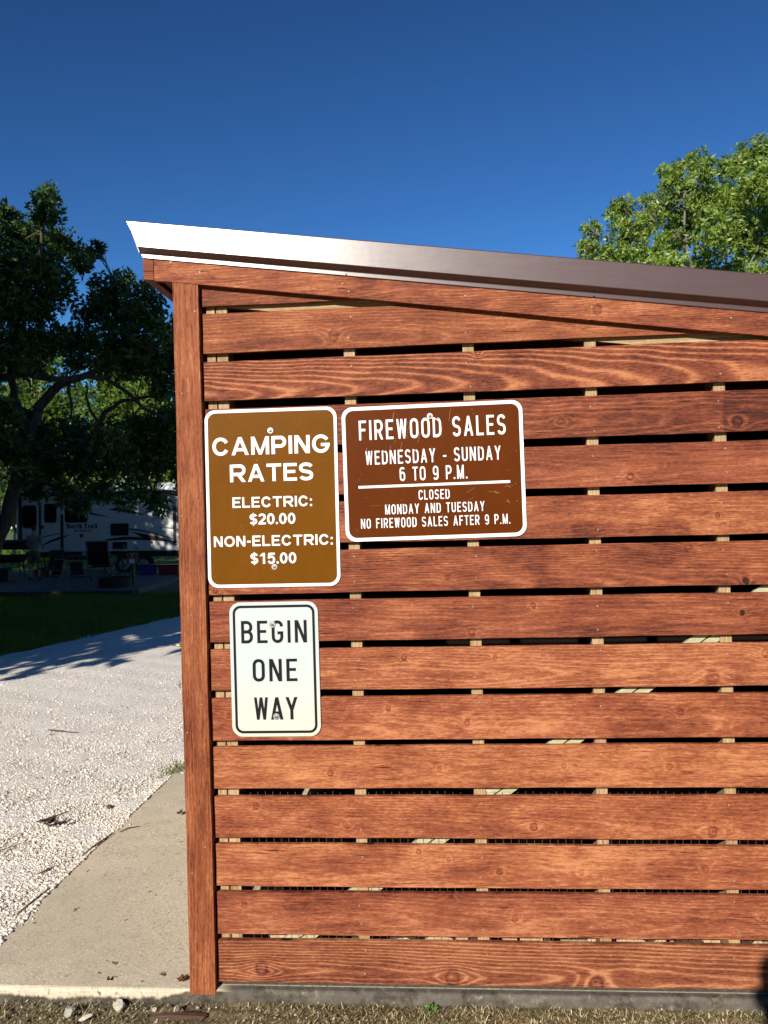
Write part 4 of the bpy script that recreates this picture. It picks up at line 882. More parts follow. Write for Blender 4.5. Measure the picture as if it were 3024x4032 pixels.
pz = gz(px, py) - .03; patch = np.sin(px*1.9+py*.7)*np.sin(py*1.3-px*.4)
V, F = blades(px, py, pz, (.075 + .05*nr.uniform(0, 1, N) + .035*patch) * (1 + .8*(nr.uniform(0, 1, N) > .96)), np.full(N, .011), nr)
tag(np_mesh('lawn_grass', V, F, M['grass']), 'shaded mown grass between the gravel road and the campsite', 'grass', kind='stuff')
N = 14000; py = nr.uniform(31, 46, N); px = nr.uniform(-34, 2, N); dens = nr.uniform(0, 1, N); k_ = (py > 33) & ((px < -16) | (dens < .25)); px, py = px[k_], py[k_]
V, F = blades(px, py, gz(px, py) - .03, np.where(px < -17.5, nr.uniform(.35, .95, len(px)), nr.uniform(.08, .2, len(px))), np.full(len(px), .035), nr)
tag(np_mesh('meadow_grass', V, F, M['tall_grass']), 'tall sunlit meadow grass beyond the campsite', 'grass', kind='stuff')

# straw, clippings and pebbles on the soil along the slab
M['straw'] = None
mt, nt, b = newmat('dry straw'); ri = random_island(nt)
setc(nt, b, ramp(nt, ri, [(0,(.08,.06,.024)), (.25,(.26,.20,.085)), (.6,(.50,.42,.21)), (1,(.74,.65,.40))])); b.inputs['Roughness'].default_value = .8; M['straw'] = mt
N = 70000; px = nr.uniform(-1.2, 2.3, N); py = -.024 - nr.uniform(0, 1, N)**1.2*.25
k_ = nr.uniform(0, 1, N) < (.30 + .45*np.clip((px-.1)*2, 0, 1) + .25*np.clip((px-.9)*1.5, 0, 1)); px, py = px[k_], py[k_]; n = len(px)
L_ = nr.uniform(.008, .042, n) * np.where(nr.uniform(0,1,n) > .93, 1.8, 1); a = np.where(nr.uniform(0,1,n) < .6, nr.normal(0, .5, n), nr.uniform(0, 3.14, n)); el = np.abs(nr.normal(0, .11, n)); wd = nr.uniform(.0008, .0019, n)
d_ = np.stack([np.cos(a)*np.cos(el), np.sin(a)*np.cos(el)*.6, np.sin(el)], -1); s_ = unit(np.cross(d_, np.array([[0, .5, 1.]]))) * wd[:,None]
P0 = np.stack([px, py, -.061 - .009*np.clip((.05-px)*2, 0, 1) + nr.uniform(-.006, .007, n)], -1); P0[:,1] = np.minimum(P0[:,1], -.023)
mid = P0 + d_*L_[:,None]*.5 + nr.normal(0, .0012, (n, 3)); end = P0 + d_*L_[:,None]; up_ = np.array([0, 0, .0006])
for q in (mid, end): q[:,1] = np.minimum(q[:,1], -.0225)
V = np.stack([P0-s_, P0+s_, mid+s_+up_, mid-s_+up_, end+s_*.5, end-s_*.5], 1).reshape(-1, 3); i = np.arange(n)[:,None]*6
F = np.concatenate([i + np.array([[0,1,2,3]]), i + np.array([[3,2,4,5]])])
tag(np_mesh('dry_straw', V, F, M['straw']), 'dry straw and grass clippings strewn on the soil along the slab', 'straw', kind='stuff')
N = 2600; px = nr.uniform(-1.2, 2.3, N); py = -.03 - nr.uniform(0, 1, N)*.2; sz = np.clip(nr.lognormal(math.log(.0032), .45, N), .0015, .010)
V, F = stones(np.stack([px, py, np.full(N, -.065) - .009*np.clip((.05-px)*2, 0, 1) + sz*.3], -1), sz, nr); M['pebble'] = None
mt, nt, b = newmat('pebbles'); ri = random_island(nt); setc(nt, b, ramp(nt, ri, [(0,(.05,.04,.025)), (.5,(.16,.125,.075)), (.8,(.34,.29,.20)), (1,(.60,.56,.46))])); b.inputs['Roughness'].default_value = .9; M['pebble'] = mt
tag(np_mesh('pebbles', V, F, M['pebble']), 'small pebbles and crumbs in the soil along the slab', 'pebbles', kind='stuff')
# litter caught along the slab's gravel edge
N = 900; py = nr.uniform(-.02, 2.3, N); px = -.955 + nr.normal(0, .016, N); n = N; L_ = nr.uniform(.01, .04, n); a = nr.normal(1.57, .5, n)
d_ = np.stack([np.cos(a), np.sin(a), nr.normal(0, .1, n)], -1); s_ = np.stack([-np.sin(a), np.cos(a), 0*a], -1)*nr.uniform(.001, .0022, (n, 1))
P0 = np.stack([px, py, np.full(n, -.030)], -1) + nr.normal(0, .004, (n, 3)); end = P0 + d_*L_[:,None]
V = np.stack([P0-s_, P0+s_, end+s_, end-s_], 1).reshape(-1, 3); F = np.arange(n*4).reshape(-1, 4)
tag(np_mesh('leaf_litter', V, F, M['straw']), 'dead grass and leaf litter caught along the edge of the slab', 'litter', kind='stuff')

def rock(name, loc, size, mat, label, cat, seed, sub=2, group=None):
    rr = np.random.default_rng(seed); import bmesh
    bm = bmesh.new(); bmesh.ops.create_icosphere(bm, subdivisions=sub, radius=1)
    ax = [unit(rr.normal(size=3)) for _ in range(9)]
    for v in bm.verts:
        p = np.array(v.co)
        for a_ in ax:
            d_ = p @ a_
            if d_ > .62: p = p - a_*(d_-.62)*.9
        v.co = Vector(p * np.array(size) * (1 + rr.normal()*.05))
    me = bpy.data.meshes.new(name); bm.to_mesh(me); bm.free(); me.materials.append(mat)
    o = bpy.data.objects.new(name, me); COL.objects.link(o); o.location = loc; o.rotation_euler = (0, 0, rr.uniform(0, 3)); tag(o, label, cat, group); return o
M['rock'] = plain('pale limestone', (.50,.46,.38), .9, spec=.15, var=.35, scale=90); M['rock_grey'] = plain('grey concrete rubble', (.30,.28,.24), .95, spec=.15, var=.5, scale=120); M['rock_dark'] = plain('dark stone', (.06,.05,.045), .8, var=.4)
M['chip'] = wood('weathered wood chip', 7.7, 'x', stops=[(0,(.03,.018,.012)),(.5,(.075,.042,.028)),(1,(.14,.09,.06))])
# debris
rock('rock', (-.490, -.088, -.060), (.030, .022, .018), M['rock_grey'], 'grey lump of broken concrete on the soil, leftmost of the stones', 'rock', 1, 3)
rock('rock', (-.425, -.112, -.063), (.024, .014, .010), M['rock'], 'flat pale stone low on the soil beside the grey concrete lump', 'rock', 2, 3)
rock('rock', (-.330, -.058, -.058), (.036, .020, .020), M['rock'], 'largest pale rough stone on the soil against the slab', 'rock', 3, 3)
rock('rock', (-.206, -.062, -.064), (.010, .009, .010), M['rock'], 'small pale pebble between the largest stone and the white stone', 'rock', 4)
rock('rock', (-.126, -.080, -.059), (.024, .012, .017), M['rock'], 'white pointed stone behind the dark wood scrap', 'rock', 5, 3)
mb = MB(); mb.prism([(-.085,-.008),(.08,-.010),(.098,.004),(.06,.009),(-.04,.011),(-.09,.004)], -.010, .014)
o = mb.build('wood_scrap', M['chip'], bevel=.002); o.location = (-.115, -.108, -.059); o.rotation_euler = (0, 0, .06); tag(o, 'dark weathered wood scrap lying on the soil below the post', 'wood scrap')
def twig(pts, r, label):
    r *= .68; mb = MB(); mb.tube(pts, [r, r*1.05, r*.8, r*.45][:len(pts)], 6); o = mb.build('twig', M['chip'], None, True); tag(o, label, 'twig'); return o
gzf = lambda x_, y_: float(gz(np.array(x_), np.array(y_))) + .016
def T(x0, y0, x1, y1, r, lb):
    pts = [(x0+(x1-x0)*q + rnd.gauss(0,.004), y0+(y1-y0)*q + rnd.gauss(0,.006), gzf(x0+(x1-x0)*q, y0+(y1-y0)*q) + .004) for q in (0,.35,.7,1)]
    return twig(pts, r, lb)
T(-1.50, 1.66, -1.40, 1.84, .007, 'dark twig on the gravel just behind the dark leaf clump')
T(-1.50, 1.25, -1.42, 1.36, .004, 'thin tan twig at the left edge of the gravel')
T(-2.50, 3.80, -2.20, 3.72, .007, 'tan twig lying farther out on the gravel road')
T(-1.15, .98, -1.10, 1.08, .005, 'short brown twig on the gravel near the slab edge')
twig([(-.985,.50,-.018),(-.975,.58,-.014),(-.96,.70,-.012),(-.955,.78,-.016)], .007, 'thick brown stick wedged along the slab edge at the far left')
twig([(-.972,1.08,-.016),(-.96,1.16,-.010),(-.945,1.27,-.011),(-.93,1.36,-.014)], .006, 'brown stick lying half on the slab edge')
twig([(-.905,1.37,-.013),(-.88,1.42,-.013),(-.85,1.44,-.014),(-.83,1.45,-.014)], .004, 'small tan twig lying on the slab near its edge')
o = rock('stone', (-1.194, 1.923, gzf(-1.194,1.923)+.004), (.026, .020, .012), M['rock_dark'], 'dark brown stone on the pale gravel near the slab', 'stone', 8)
def curl(name, loc, n, size, mat, seed, label, cat):
    rr = np.random.default_rng(seed); mb = MB()
    for k in range(n):
        a = rr.uniform(0, 6.28); L_ = size*rr.uniform(.6, 1.1); w_ = L_*.45; c = np.array([rr.normal()*size*.25, rr.normal()*size*.25, rr.uniform(.004, size*.4)])
        d_ = np.array([math.cos(a), math.sin(a), rr.normal()*.3]); s_ = np.array([-math.sin(a), math.cos(a), rr.normal()*.4]); P = []
        for q in range(6):
            t_ = q/5; wv = math.sin(math.pi*min(.97, t_+.05)); h_ = .25*L_*(t_-.5)**2*4
            for e in (-1, 0, 1): P.append(tuple(c + d_*L_*(t_-.5) + s_*w_*wv*.5*e + np.array([0, 0, h_ + abs(e)*.12*L_])))
        mb.add(P, [(q*3+e, q*3+e+1, q*3+e+4, q*3+e+3) for q in range(5) for e in (0, 1)])
    o = mb.build(name, mat, None, True); o.location = loc; sm = o.modifiers.new('thickness', 'SOLIDIFY'); sm.thickness = .0012; tag(o, label, cat); return o
M['dead_leaf'] = plain('dead leaf', (.045,.030,.018), .8, var=.4); M['rust_leaf'] = plain('rusty leaf scrap', (.10,.028,.014), .8, var=.4)
curl('dead_leaf', (-1.39, 1.60, gzf(-1.39,1.60)), 5, .075, M['dead_leaf'], 3, 'dark curled leaf clump on the gravel', 'leaf')
curl('dead_leaf', (-.672, 1.613, SZ+.001), 2, .045, M['dead_leaf'], 4, 'dark curled leaf on the slab close to the post', 'leaf')
curl('dead_leaf', (-.40, .02, SZ+.001), 1, .026, M['rust_leaf'], 5, 'rusty brown leaf scrap near the front edge of the slab', 'leaf')
curl('dead_leaf', (-.21, .055, SZ+.001), 1, .018, M['rust_leaf'], 6, 'tiny rusty leaf scrap on the slab between the larger scrap and the post', 'leaf')
curl('dead_leaf', (-.135, .03, SZ+.001), 3, .030, M['rust_leaf'], 7, 'rusty leaf scraps gathered on the slab against the post', 'leaf')
M['weed'] = leafmat('green weed', (.06,.16,.02), (.14,.28,.05), .3)
for (x_, y_, z_, sz_, sd_, lb, m_) in ((.725, -.045, -.062, .026, 3, 'small green weed sprouting from the soil below the shed', 'weed'), (-1.035, 2.66, -.10, .12, 5, 'mossy green weed tuft on the gravel beside the post', 'grass')):
    if m_ == 'weed': V, F = leaf_cloud([(0, 0, sz_*.35, sz_*.5)], 12/(sz_*sz_*3), 3, sz_*.6, sz_*.3, np.random.default_rng(sd_), .1, .5)
    else:
        r3 = np.random.default_rng(sd_); V, F = blades(r3.normal(0, .055, 260), r3.normal(0, .10, 260), np.zeros(260), r3.uniform(.012, .05, 260), np.full(260, .004), r3, .8)
    o = np_mesh('weed', V, F, M[m_]); o.location = (x_, y_, z_); tag(o, lb, 'weed')

# ------------------------------------------------------------------ 5. campsite
PZ = -.27
mb = MB(); P = [(-32, 20.5), (-7.75, 19.05), (-8.05, 24.1), (-4.5, 24.6), (-4.5, 29.5), (-32, 29.5)]
n = len(P); mb.add([(a, b_, PZ) for a, b_ in P] + [(a, b_, -.45) for a, b_ in P], [tuple(range(n))] + [((i+1) % n, i, n+i, n+(i+1) % n) for i in range(n)])
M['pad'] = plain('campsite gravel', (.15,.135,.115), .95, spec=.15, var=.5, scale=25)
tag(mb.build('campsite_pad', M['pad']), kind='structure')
M['timber'] = wood('weathered timber edging', 12.1, 'x', stops=[(0,(.03,.022,.016)),(.5,(.075,.058,.045)),(1,(.15,.12,.095))])
def beam(name, a, b_, w_, z0, z1, mat, label, cat, group=None):
    d_ = Vector((b_[0]-a[0], b_[1]-a[1], 0)); mb = MB(); mb.box(0, d_.length, -w_/2, w_/2, z0, z1); o = mb.build(name, mat, bevel=.01); o.location = (a[0], a[1], 0); o.rotation_euler = (0, 0, math.atan2(d_.y, d_.x)); tag(o, label, cat, group); return o
beam('landscape_timber', (-31, 20.37), (-7.62, 18.95), .16, -.46, -.255, M['timber'], 'long dark timber edging the front of the campsite pad', 'timber', 'timbers edging the campsite')
beam('landscape_timber', (-7.64, 19.05), (-7.95, 24.1), .16, -.46, -.250, M['timber'], 'timber edging the right side of the campsite pad beside the numbered post', 'timber', 'timbers edging the campsite')

# travel trailer
rv = empty('travel_trailer', (-15.01, 26.6, PZ), rz=.0749, ry=.0147); tag(rv, 'white travel trailer with dark swooshes parked in the shade', 'trailer')
ZB = .84; PXU = .004285
def U(zx, zy): return ((zx-130)*PXU, ZB + (710-zy)*PXU)
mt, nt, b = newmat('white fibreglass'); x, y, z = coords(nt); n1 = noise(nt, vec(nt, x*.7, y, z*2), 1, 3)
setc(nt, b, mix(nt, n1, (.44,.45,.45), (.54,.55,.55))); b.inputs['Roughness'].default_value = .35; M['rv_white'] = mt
M['rv_dark'] = plain('dark trim', (.010,.010,.011), .4); M['rv_glass'] = plain('dark tinted glass', (.006,.006,.007), .08, spec=.6); M['rv_red'] = plain('dark maroon decal', (.030,.012,.011), .35); M['rv_grey'] = plain('grey decal', (.10,.105,.105), .35); M['tyre'] = plain('tyre rubber', (.012,.012,.012), .9)
RL = 7.9; RH = 2.20
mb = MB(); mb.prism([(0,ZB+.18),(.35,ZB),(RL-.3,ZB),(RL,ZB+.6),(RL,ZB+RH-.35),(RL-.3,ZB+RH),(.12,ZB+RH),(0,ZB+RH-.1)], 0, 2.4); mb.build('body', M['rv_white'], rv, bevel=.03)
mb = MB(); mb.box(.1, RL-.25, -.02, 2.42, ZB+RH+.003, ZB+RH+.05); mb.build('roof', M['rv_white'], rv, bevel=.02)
for (a, b_, h_) in ((2.55, 3.15, .34), (5.0, 5.75, .30)):
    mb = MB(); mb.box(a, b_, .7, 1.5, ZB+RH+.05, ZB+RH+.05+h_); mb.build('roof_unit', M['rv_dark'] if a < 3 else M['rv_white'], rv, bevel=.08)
mb = MB(); mb.tube([(.12, -.10, ZB+RH-.07), (5.9, -.10, ZB+RH-.07)], .075, 12)
mb.build('awning', M['rv_dark'], rv)
for (x0, x1, y0, y1) in ((152,182,232,668),(328,346,285,600),(513,537,388,712),(1480,1506,288,645)):
    (a, zt_), (c_, zb_) = U(x0, y0), U(x1, y1); mb = MB(); mb.box(a, c_, -.02, -.001, max(zb_, ZB+.01), zt_); mb.build('trim_strip', M['rv_dark'], rv, bevel=.005)
def panel(x0, x1, y0, y1, r, name, mat, dep=.02):
    (a, zt_), (c_, zb_) = U(x0, y0), U(x1, y1); pts = [(px_ + (a+c_)/2, pz_ + (zt_+zb_)/2) for px_, pz_ in rrect(c_-a, zt_-zb_, r, 5)]
    mb = MB(); mb.prism(pts, -dep, -.001); o = mb.build('frame' if name == 'window' else name, M['rv_dark'] if name == 'window' else mat, rv)
    if name == 'window':
        o.name = 'window'; mb = MB(); mb.prism([(px_ + (a+c_)/2, pz_ + (zt_+zb_)/2) for px_, pz_ in rrect(c_-a-.06, zt_-zb_-.06, max(.02, r-.03), 5)], -dep-.004, -dep+.002); mb.build('pane', M['rv_glass'], o)
    return o
panel(183,308,305,505,.14,'window',None); panel(375,480,293,458,.08,'window',None); panel(550,746,318,460,.10,'window',None)
panel(943,1097,470,575,.05,'access_hatch',M['rv_dark']); o = panel(958,1083,630,690,.03,'vent',M['rv_dark'])
(a, zt_), (c_, zb_) = U(1045, 652), U(1078, 684); mb = MB(); mb.box(a, c_, -.026, -.0205, zb_, zt_); mb.build('sticker', M['rv_grey'], o)
panel(340,368,482,510,.02,'door_handle',M['rv_dark'])
for (cx_, cy_, r_) in ((692,573,.066),(1294,636,.045)):
    a, z_ = U(cx_, cy_); mb = MB(); mb.cyl((a, -.001, z_), r_, -.02, 'y', 18); mb.build('socket_cover', M['rv_dark'], rv)
def decal(pts, mat):
    # pts: upper edge then lower edge in reading order
    q = [U(*p) for p in pts]
    ar = sum(q[i][0]*q[(i+1) % len(q)][1] - q[(i+1) % len(q)][0]*q[i][1] for i in range(len(q)))
    if ar < 0: q = q[::-1]
    mb = MB(); mb.prism(q, -.006, -.001); mb.build('stripe', mat, rv)
decal([(770,372),(850,392),(955,421),(850,404),(760,388)], M['rv_dark'])
decal([(915,345),(1040,338),(1150,366),(1250,402),(1100,382),(960,357)], M['rv_dark'])
decal([(900,505),(945,503),(945,508)], M['rv_grey'])
decal([(1100,513),(1200,523),(1320,552),(1478,603),(1478,612),(1320,568),(1200,540),(1100,528)], M['rv_grey'])
decal([(1105,540),(1215,560),(1330,585),(1478,632),(1330,622),(1120,612),(960,616),(858,622),(940,598),(1060,586),(1200,588),(1160,562)], M['rv_red'])
decal([(1330,506),(1430,506),(1478,514),(1478,524),(1420,516)], M['rv_grey']); decal([(1508,518),(1545,520),(1545,548),(1508,536)], M['rv_grey'])
decal([(350,580),(430,560),(512,545),(512,552),(430,570),(350,590)], M['rv_grey']); decal([(538,545),(580,538),(538,551)], M['rv_grey'])
decal([(350,650),(430,605),(512,578),(512,597),(430,626),(360,655)], M['rv_red']); decal([(538,572),(600,562),(538,588)], M['rv_red'])
M['rv_letter'] = plain('black vinyl lettering', (.008,.008,.010), .4)
(a, zt_), (c_, zb_) = U(562,469), U(825,510); line(rv, M['rv_letter'], 'ℕorth 𝕋rail', (a+c_)/2, (zt_+zb_)/2, c_-a, zt_-zb_, -.004, 0, .23, .07, .22)
(a, zt_), (c_, zb_) = U(630,520), U(777,539); mb = MB(); text(mb, 'ULTRALITE', (a+c_)/2, (zt_+zb_)/2, c_-a, zt_-zb_, -.004, 0, .21, .14); mb.build('lettering', M['rv_letter'], rv)
mb = MB(); mb.box(.3, RL-.4, .05, 2.35, ZB-.20, ZB-.005); mb.box(1.5, 2.7, .1, 1.2, ZB-.30, ZB-.20); mb.build('chassis', M['rv_dark'], rv)
for lx in (3.95, 4.68):
    mb = MB(); mb.cyl((lx, .06, .345), .345, .22, 'y', 28); o = mb.build('wheel', M['tyre'], rv, bevel=.03)
    mb = MB(); mb.cyl((lx, .055, .345), .20, -.012, 'y', 20); mb.cyl((lx, .043, .345), .06, -.02, 'y', 12); mb.build('rim', M['galv'], o)
for lx in (.9, 6.9):
    mb = MB(); mb.tube([(lx, .25, ZB-.18), (lx+.12, .25, .02)], .025, 8); mb.box(lx+.02, lx+.22, .15, .35, .0, .02); mb.build('stabiliser_jack', M['rv_dark'], rv)
mb = MB()
for k in range(2): mb.box(.25, .85, -.05-.28*k, .2-.28*k, ZB-.28-.2*k, ZB-.25-.2*k)
mb.box(.27,.30,-.33,.1,ZB-.48,ZB-.1); mb.box(.80,.83,-.33,.1,ZB-.48,ZB-.1); mb.build('entry_steps', M['rv_dark'], rv)

# site number post
ss = empty('campsite_post', (-8.506, 21.14, PZ), rz=.07); tag(ss, 'campsite post with brown number plate 2 and pinned paper', 'sign post')
mb = MB(); mb.box(-.05, .05, 0, .09, -.02, .95); mb.build('post', M['timber'], ss, bevel=.008)
mb = MB(); mb.prism([(a, c_+.76) for a, c_ in rrect(.31, .335, .035)], -.012, -.002); mb.build('plate', plain('sign tan edge', (.50,.36,.20), .6), ss)
mb = MB(); mb.prism([(a, c_+.76) for a, c_ in rrect(.285, .31, .028)], -.015, -.011); pl_ = mb.build('sign_face', plain('brown number plate', (.12,.05,.025), .5), ss)
mb = MB(); text(mb, '2', 0, .845, .065, .115, -.016, 0, .2); mb.build('number', plain('tan number', (.50,.42,.24), .5), ss)
mb = MB(); mb.box(-.085, .085, -.018, -.0155, .63, .755); mb.build('paper', plain('white paper slip', (.62,.66,.72), .6), ss)

def chair(loc, rz, s, label, high=1.0):
    r_ = empty('camp_chair', loc, rz); r_.scale = (s, s, s); tag(r_, label, 'camp chair', 'folding chairs on the campsite')
    mb = MB(); mb.tube([(-.30,.22,0),(-.29,-.20,.46),(-.29,-.34,1.02*high),(.29,-.34,1.02*high),(.29,-.20,.46),(.30,.22,0)], .014, 8); mb.tube([(-.30,-.30,0),(-.29,.24,.44),(.29,.24,.44),(.30,-.30,0)], .014, 8); mb.build('frame', M['rv_grey'], r_, True)
    mb = MB(); mb.add([(-.28,-.19,.43),(.28,-.19,.43),(.28,.25,.45),(-.28,.25,.45),(-.26,0,.40),(.26,0,.40)], [(0,1,5,4),(4,5,2,3)]); o = mb.build('seat', M['black_fabric'], r_); sm = o.modifiers.new('t', 'SOLIDIFY'); sm.thickness = .012
    mb = MB(); mb.add([(-.275,-.20,.47),(.275,-.20,.47),(.275,-.335,1.0*high),(-.275,-.335,1.0*high),(-.25,-.30,.74*high),(.25,-.30,.74*high)], [(0,1,5,4),(4,5,2,3)]); o = mb.build('backrest', M['black_fabric'], r_); sm = o.modifiers.new('t', 'SOLIDIFY'); sm.thickness = .012
    for sx in (-.31, .31): mb = MB(); mb.box(sx-.03, sx+.03, -.26, .2, .64, .665); mb.tube([(sx,.16,.64),(sx*.97,.22,.44)], .01, 6); mb.build('armrest', M['black'], r_)
chair((-9.98, 22.35, PZ), .15, 1.18, 'tall black folding chair facing the trailer in the middle of the campsite', 1.08)
chair((-10.55, 20.25, PZ), 2.6, .80, 'low dark folding chair left of the fire ring')
chair((-9.85, 20.5, PZ), -2.4, .72, 'lowest dark folding chair just beside the fire ring')
chair((-12.05, 23.2, PZ), 1.2, 1.0, 'black folding chair beside the standing person')
fr = MB()
for k in range(24):
    a0, a1 = 2*math.pi*k/24, 2*math.pi*(k+1)/24
    for (ra, rb) in ((.47, .45),):
        p = [(ra*math.cos(a0), ra*math.sin(a0)), (ra*math.cos(a1), ra*math.sin(a1)), (rb*math.cos(a1), rb*math.sin(a1)), (rb*math.cos(a0), rb*math.sin(a0))]
        fr.add([(*p[0],0),(*p[1],0),(*p[2],0),(*p[3],0),(*p[0],.27),(*p[1],.27),(*p[2],.27),(*p[3],.27)], [(0,1,5,4),(2,3,7,6),(4,5,6,7)])
o = empty('fire_ring', (-8.75, 20.45, PZ)); tag(o, 'dark steel fire ring on the gravel near the numbered post', 'fire ring'); M['rust'] = plain('sooty rusted steel', (.022,.016,.013), .85, var=.4); fr.build('ring', M['rust'], o)
mb = MB(); mb.tube([(.2,-.2,.02),(-.15,.15,.10)], .045, 8); mb.tube([(-.2,-.1,.03),(.2,.12,.09)], .04, 8); mb.build('charred_log', M['bark'], o)
# table
tb = empty('folding_table', (-11.45, 24.9, PZ), rz=.1); tag(tb, 'dark folding table between the person and the tall chair', 'table')
mb = MB(); mb.box(-.85, .85, -.38, .38, .70, .74); mb.build('tabletop', M['rv_dark'], tb, bevel=.01)
for sx in (-.7, .7):
    for sy in (-.3, .3): mb = MB(); mb.tube([(sx, sy, .70), (sx*1.05, sy, 0)], .016, 8); mb.build('leg', M['rv_grey'], tb)
mb = MB(); mb.box(-.13, .13, -.09, .09, 0, .17); mb.box(-.135, .135, -.095, .095, .172, .20, 1); o = mb.build('cooler_box', [plain('turquoise plastic', (.02,.30,.36), .4), M['rv_white']], bevel=.01); o.location = (-11.12, 24.98, PZ+.742); tag(o, 'small turquoise cooler box on the folding table', 'cooler')
for k, xx in enumerate((-11.62, -11.53)):
    mb = MB(); mb.tube([(0,0,0),(0,0,.10),(0,0,.13),(0,0,.17)], [.033,.033,.014,.013], 12); o = mb.build('bottle', plain('pale blue plastic', (.25,.38,.62), .2, spec=.6)); o.location = (xx, 24.75, PZ+.742); tag(o, ['pale blue bottle at the left of the pair on the table', 'pale blue bottle at the right of the pair on the table'][k], 'bottle', 'bottles on the table')
# grill
gr = empty('barrel_grill', (-14.35, 24.9, PZ), rz=.1); tag(gr, 'black barrel grill with its lid raised at the left edge', 'grill')
mb = MB(); arc_ = [(.28*math.cos(a), .28*math.sin(a)+.82) for a in np.linspace(math.pi, 2*math.pi, 12)]; vs = [(x_, y_, z_) for x_ in (-.48, .48) for y_, z_ in arc_]; n = 12
mb.add(vs, [(i, i+1, n+i+1, n+i) for i in range(n-1)] + [tuple(range(n)), tuple(range(2*n-1, n-1, -1))]); o = mb.build('firebox', M['black'], gr); o.modifiers.new('t', 'SOLIDIFY').thickness = .01
mb = MB(); arc_ = [(.30 + .28*math.cos(a), .28*math.sin(a)+1.06) for a in np.linspace(-.3, math.pi*.75, 12)]; vs = [(x_, y_, z_) for x_ in (-.48, .48) for y_, z_ in arc_]
mb.add(vs, [(i, i+1, n+i+1, n+i) for i in range(n-1)]); o = mb.build('lid', M['black'], gr); o.modifiers.new('t', 'SOLIDIFY').thickness = .012
mb = MB(); mb.box(.52, .95, -.2, .2, .80, .83); mb.build('side_shelf', M['black'], gr)
for sx in (-.42, .42):
    for sy in (-.2, .2): mb = MB(); mb.tube([(sx, sy*.7, .60), (sx*1.08, sy, .0)], .02, 8); mb.build('leg', M['black'], gr)
# bin, totes, cooler
def tote(name, loc, sx, sy, sz, rz, body, lid, label, cat):
    r_ = empty(name, loc, rz); tag(r_, label, cat)
    mb = MB(); mb.add([(-sx*.46,-sy*.46,0),(sx*.46,-sy*.46,0),(sx*.46,sy*.46,0),(-sx*.46,sy*.46,0),(-sx*.5,-sy*.5,sz),(sx*.5,-sy*.5,sz),(sx*.5,sy*.5,sz),(-sx*.5,sy*.5,sz)], [(0,3,2,1),(4,5,6,7),(0,1,5,4),(1,2,6,5),(2,3,7,6),(3,0,4,7)]); mb.build('body', body, r_, bevel=.02)
    mb = MB(); mb.box(-sx*.53, sx*.53, -sy*.53, sy*.53, sz+.002, sz+.05); mb.build('lid', lid, r_, bevel=.015)
blue = plain('blue plastic', (.010,.030,.20), .4); red = plain('red plastic', (.22,.020,.014), .4)
tote('storage_bin', (-13.66, 23.35, PZ), .36, .34, .42, .1, M['black'], blue, 'black storage bin with blue lid at the left edge', 'bin')
tote('storage_tote', (-9.55, 25.45, PZ), .58, .42, .30, .08, blue, M['black'], 'blue storage tote on the ground behind the numbered post', 'tote')
tote('ice_chest', (-8.80, 25.3, PZ), .70, .42, .30, .08, red, M['rv_dark'], 'red ice chest beside the blue tote near the shed post', 'cooler')
tote('gear_box', (-13.7, 26.0, PZ), .55, .3, .18, .1, red, red, 'low red gear box under the trailer behind the person', 'box')
# bicycle leaning by the trailer
bk = empty('bicycle', (-10.45, 25.6, PZ), rz=.12, rx=R(-8)); tag(bk, 'dark bicycle standing in the shade before the trailer', 'bicycle')
mb = MB(); mb.tube([(-.45,0,.33),(-.08,0,.30),(-.22,0,.78),(-.45,0,.33)], .014, 8); mb.tube([(-.08,0,.30),(.38,0,.75),(-.2,0,.72)], .016, 8); mb.tube([(.36,0,.88),(.40,0,.68),(.52,0,.33)], .014, 8); mb.build('frame', M['rv_grey'], bk, True)
for lx in (-.45, .52):
    mb = MB(); mb.tube([(lx+.33*math.cos(a), 0, .33+.33*math.sin(a)) for a in np.linspace(0, 6.2832, 33)], .018, 8, cap=False); o = mb.build('wheel', M['tyre'], bk, True)
    mb = MB()
    for a in np.linspace(0, 6.28, 15)[:-1]: mb.tube([(lx, 0, .33), (lx+.315*math.cos(a), 0, .33+.315*math.sin(a))], .0025, 4)
    mb.build('spokes', M['galv'], o)
mb = MB(); mb.tube([(-.34,0,.82),(-.2,0,.80),(-.08,0,.82)], [.05,.045,.015], 8); mb.tube([(-.22,0,.78),(-.225,0,.82)], .012, 6); mb.build('saddle', M['black'], bk, True)
mb = MB(); mb.tube([(.30,-.28,.98),(.37,-.1,.93),(.36,0,.90),(.37,.1,.93),(.30,.28,.98)], .012, 8); mb.build('handlebar', M['black'], bk, True)

# ------------------------------------------------------------------ 6. people
def skin_obj(name, verts, edges, radii, mat, parent=None, root=0, sub=2):
    me = bpy.data.meshes.new(name); me.from_pydata(verts, edges, [])
    o = bpy.data.objects.new(name, me); COL.objects.link(o)
    o.modifiers.new('skin', 'SKIN'); ss_ = o.modifiers.new('sub', 'SUBSURF'); ss_.levels = sub; ss_.render_levels = sub
    sv = me.skin_vertices[0].data
    for i, r_ in enumerate(radii):
        sv[i].radius = r_ if isinstance(r_, tuple) else (r_, r_); sv[i].use_root = (i == root)
    o.modifiers['skin'].use_smooth_shade = True
    bpy.context.view_layer.update()
    ev = o.evaluated_get(bpy.context.evaluated_depsgraph_get()); m2 = bpy.data.meshes.new_from_object(ev)
    o.modifiers.clear(); o.data = m2; m2.materials.clear(); m2.materials.append(mat); bpy.data.meshes.remove(me)
    m2.name = name
    if parent is not None: o.parent = parent
    return o
SKIN = plain('skin', (.36,.20,.14), .55, var=.06); HAIR = plain('dark hair', (.020,.014,.010), .7, var=.4)
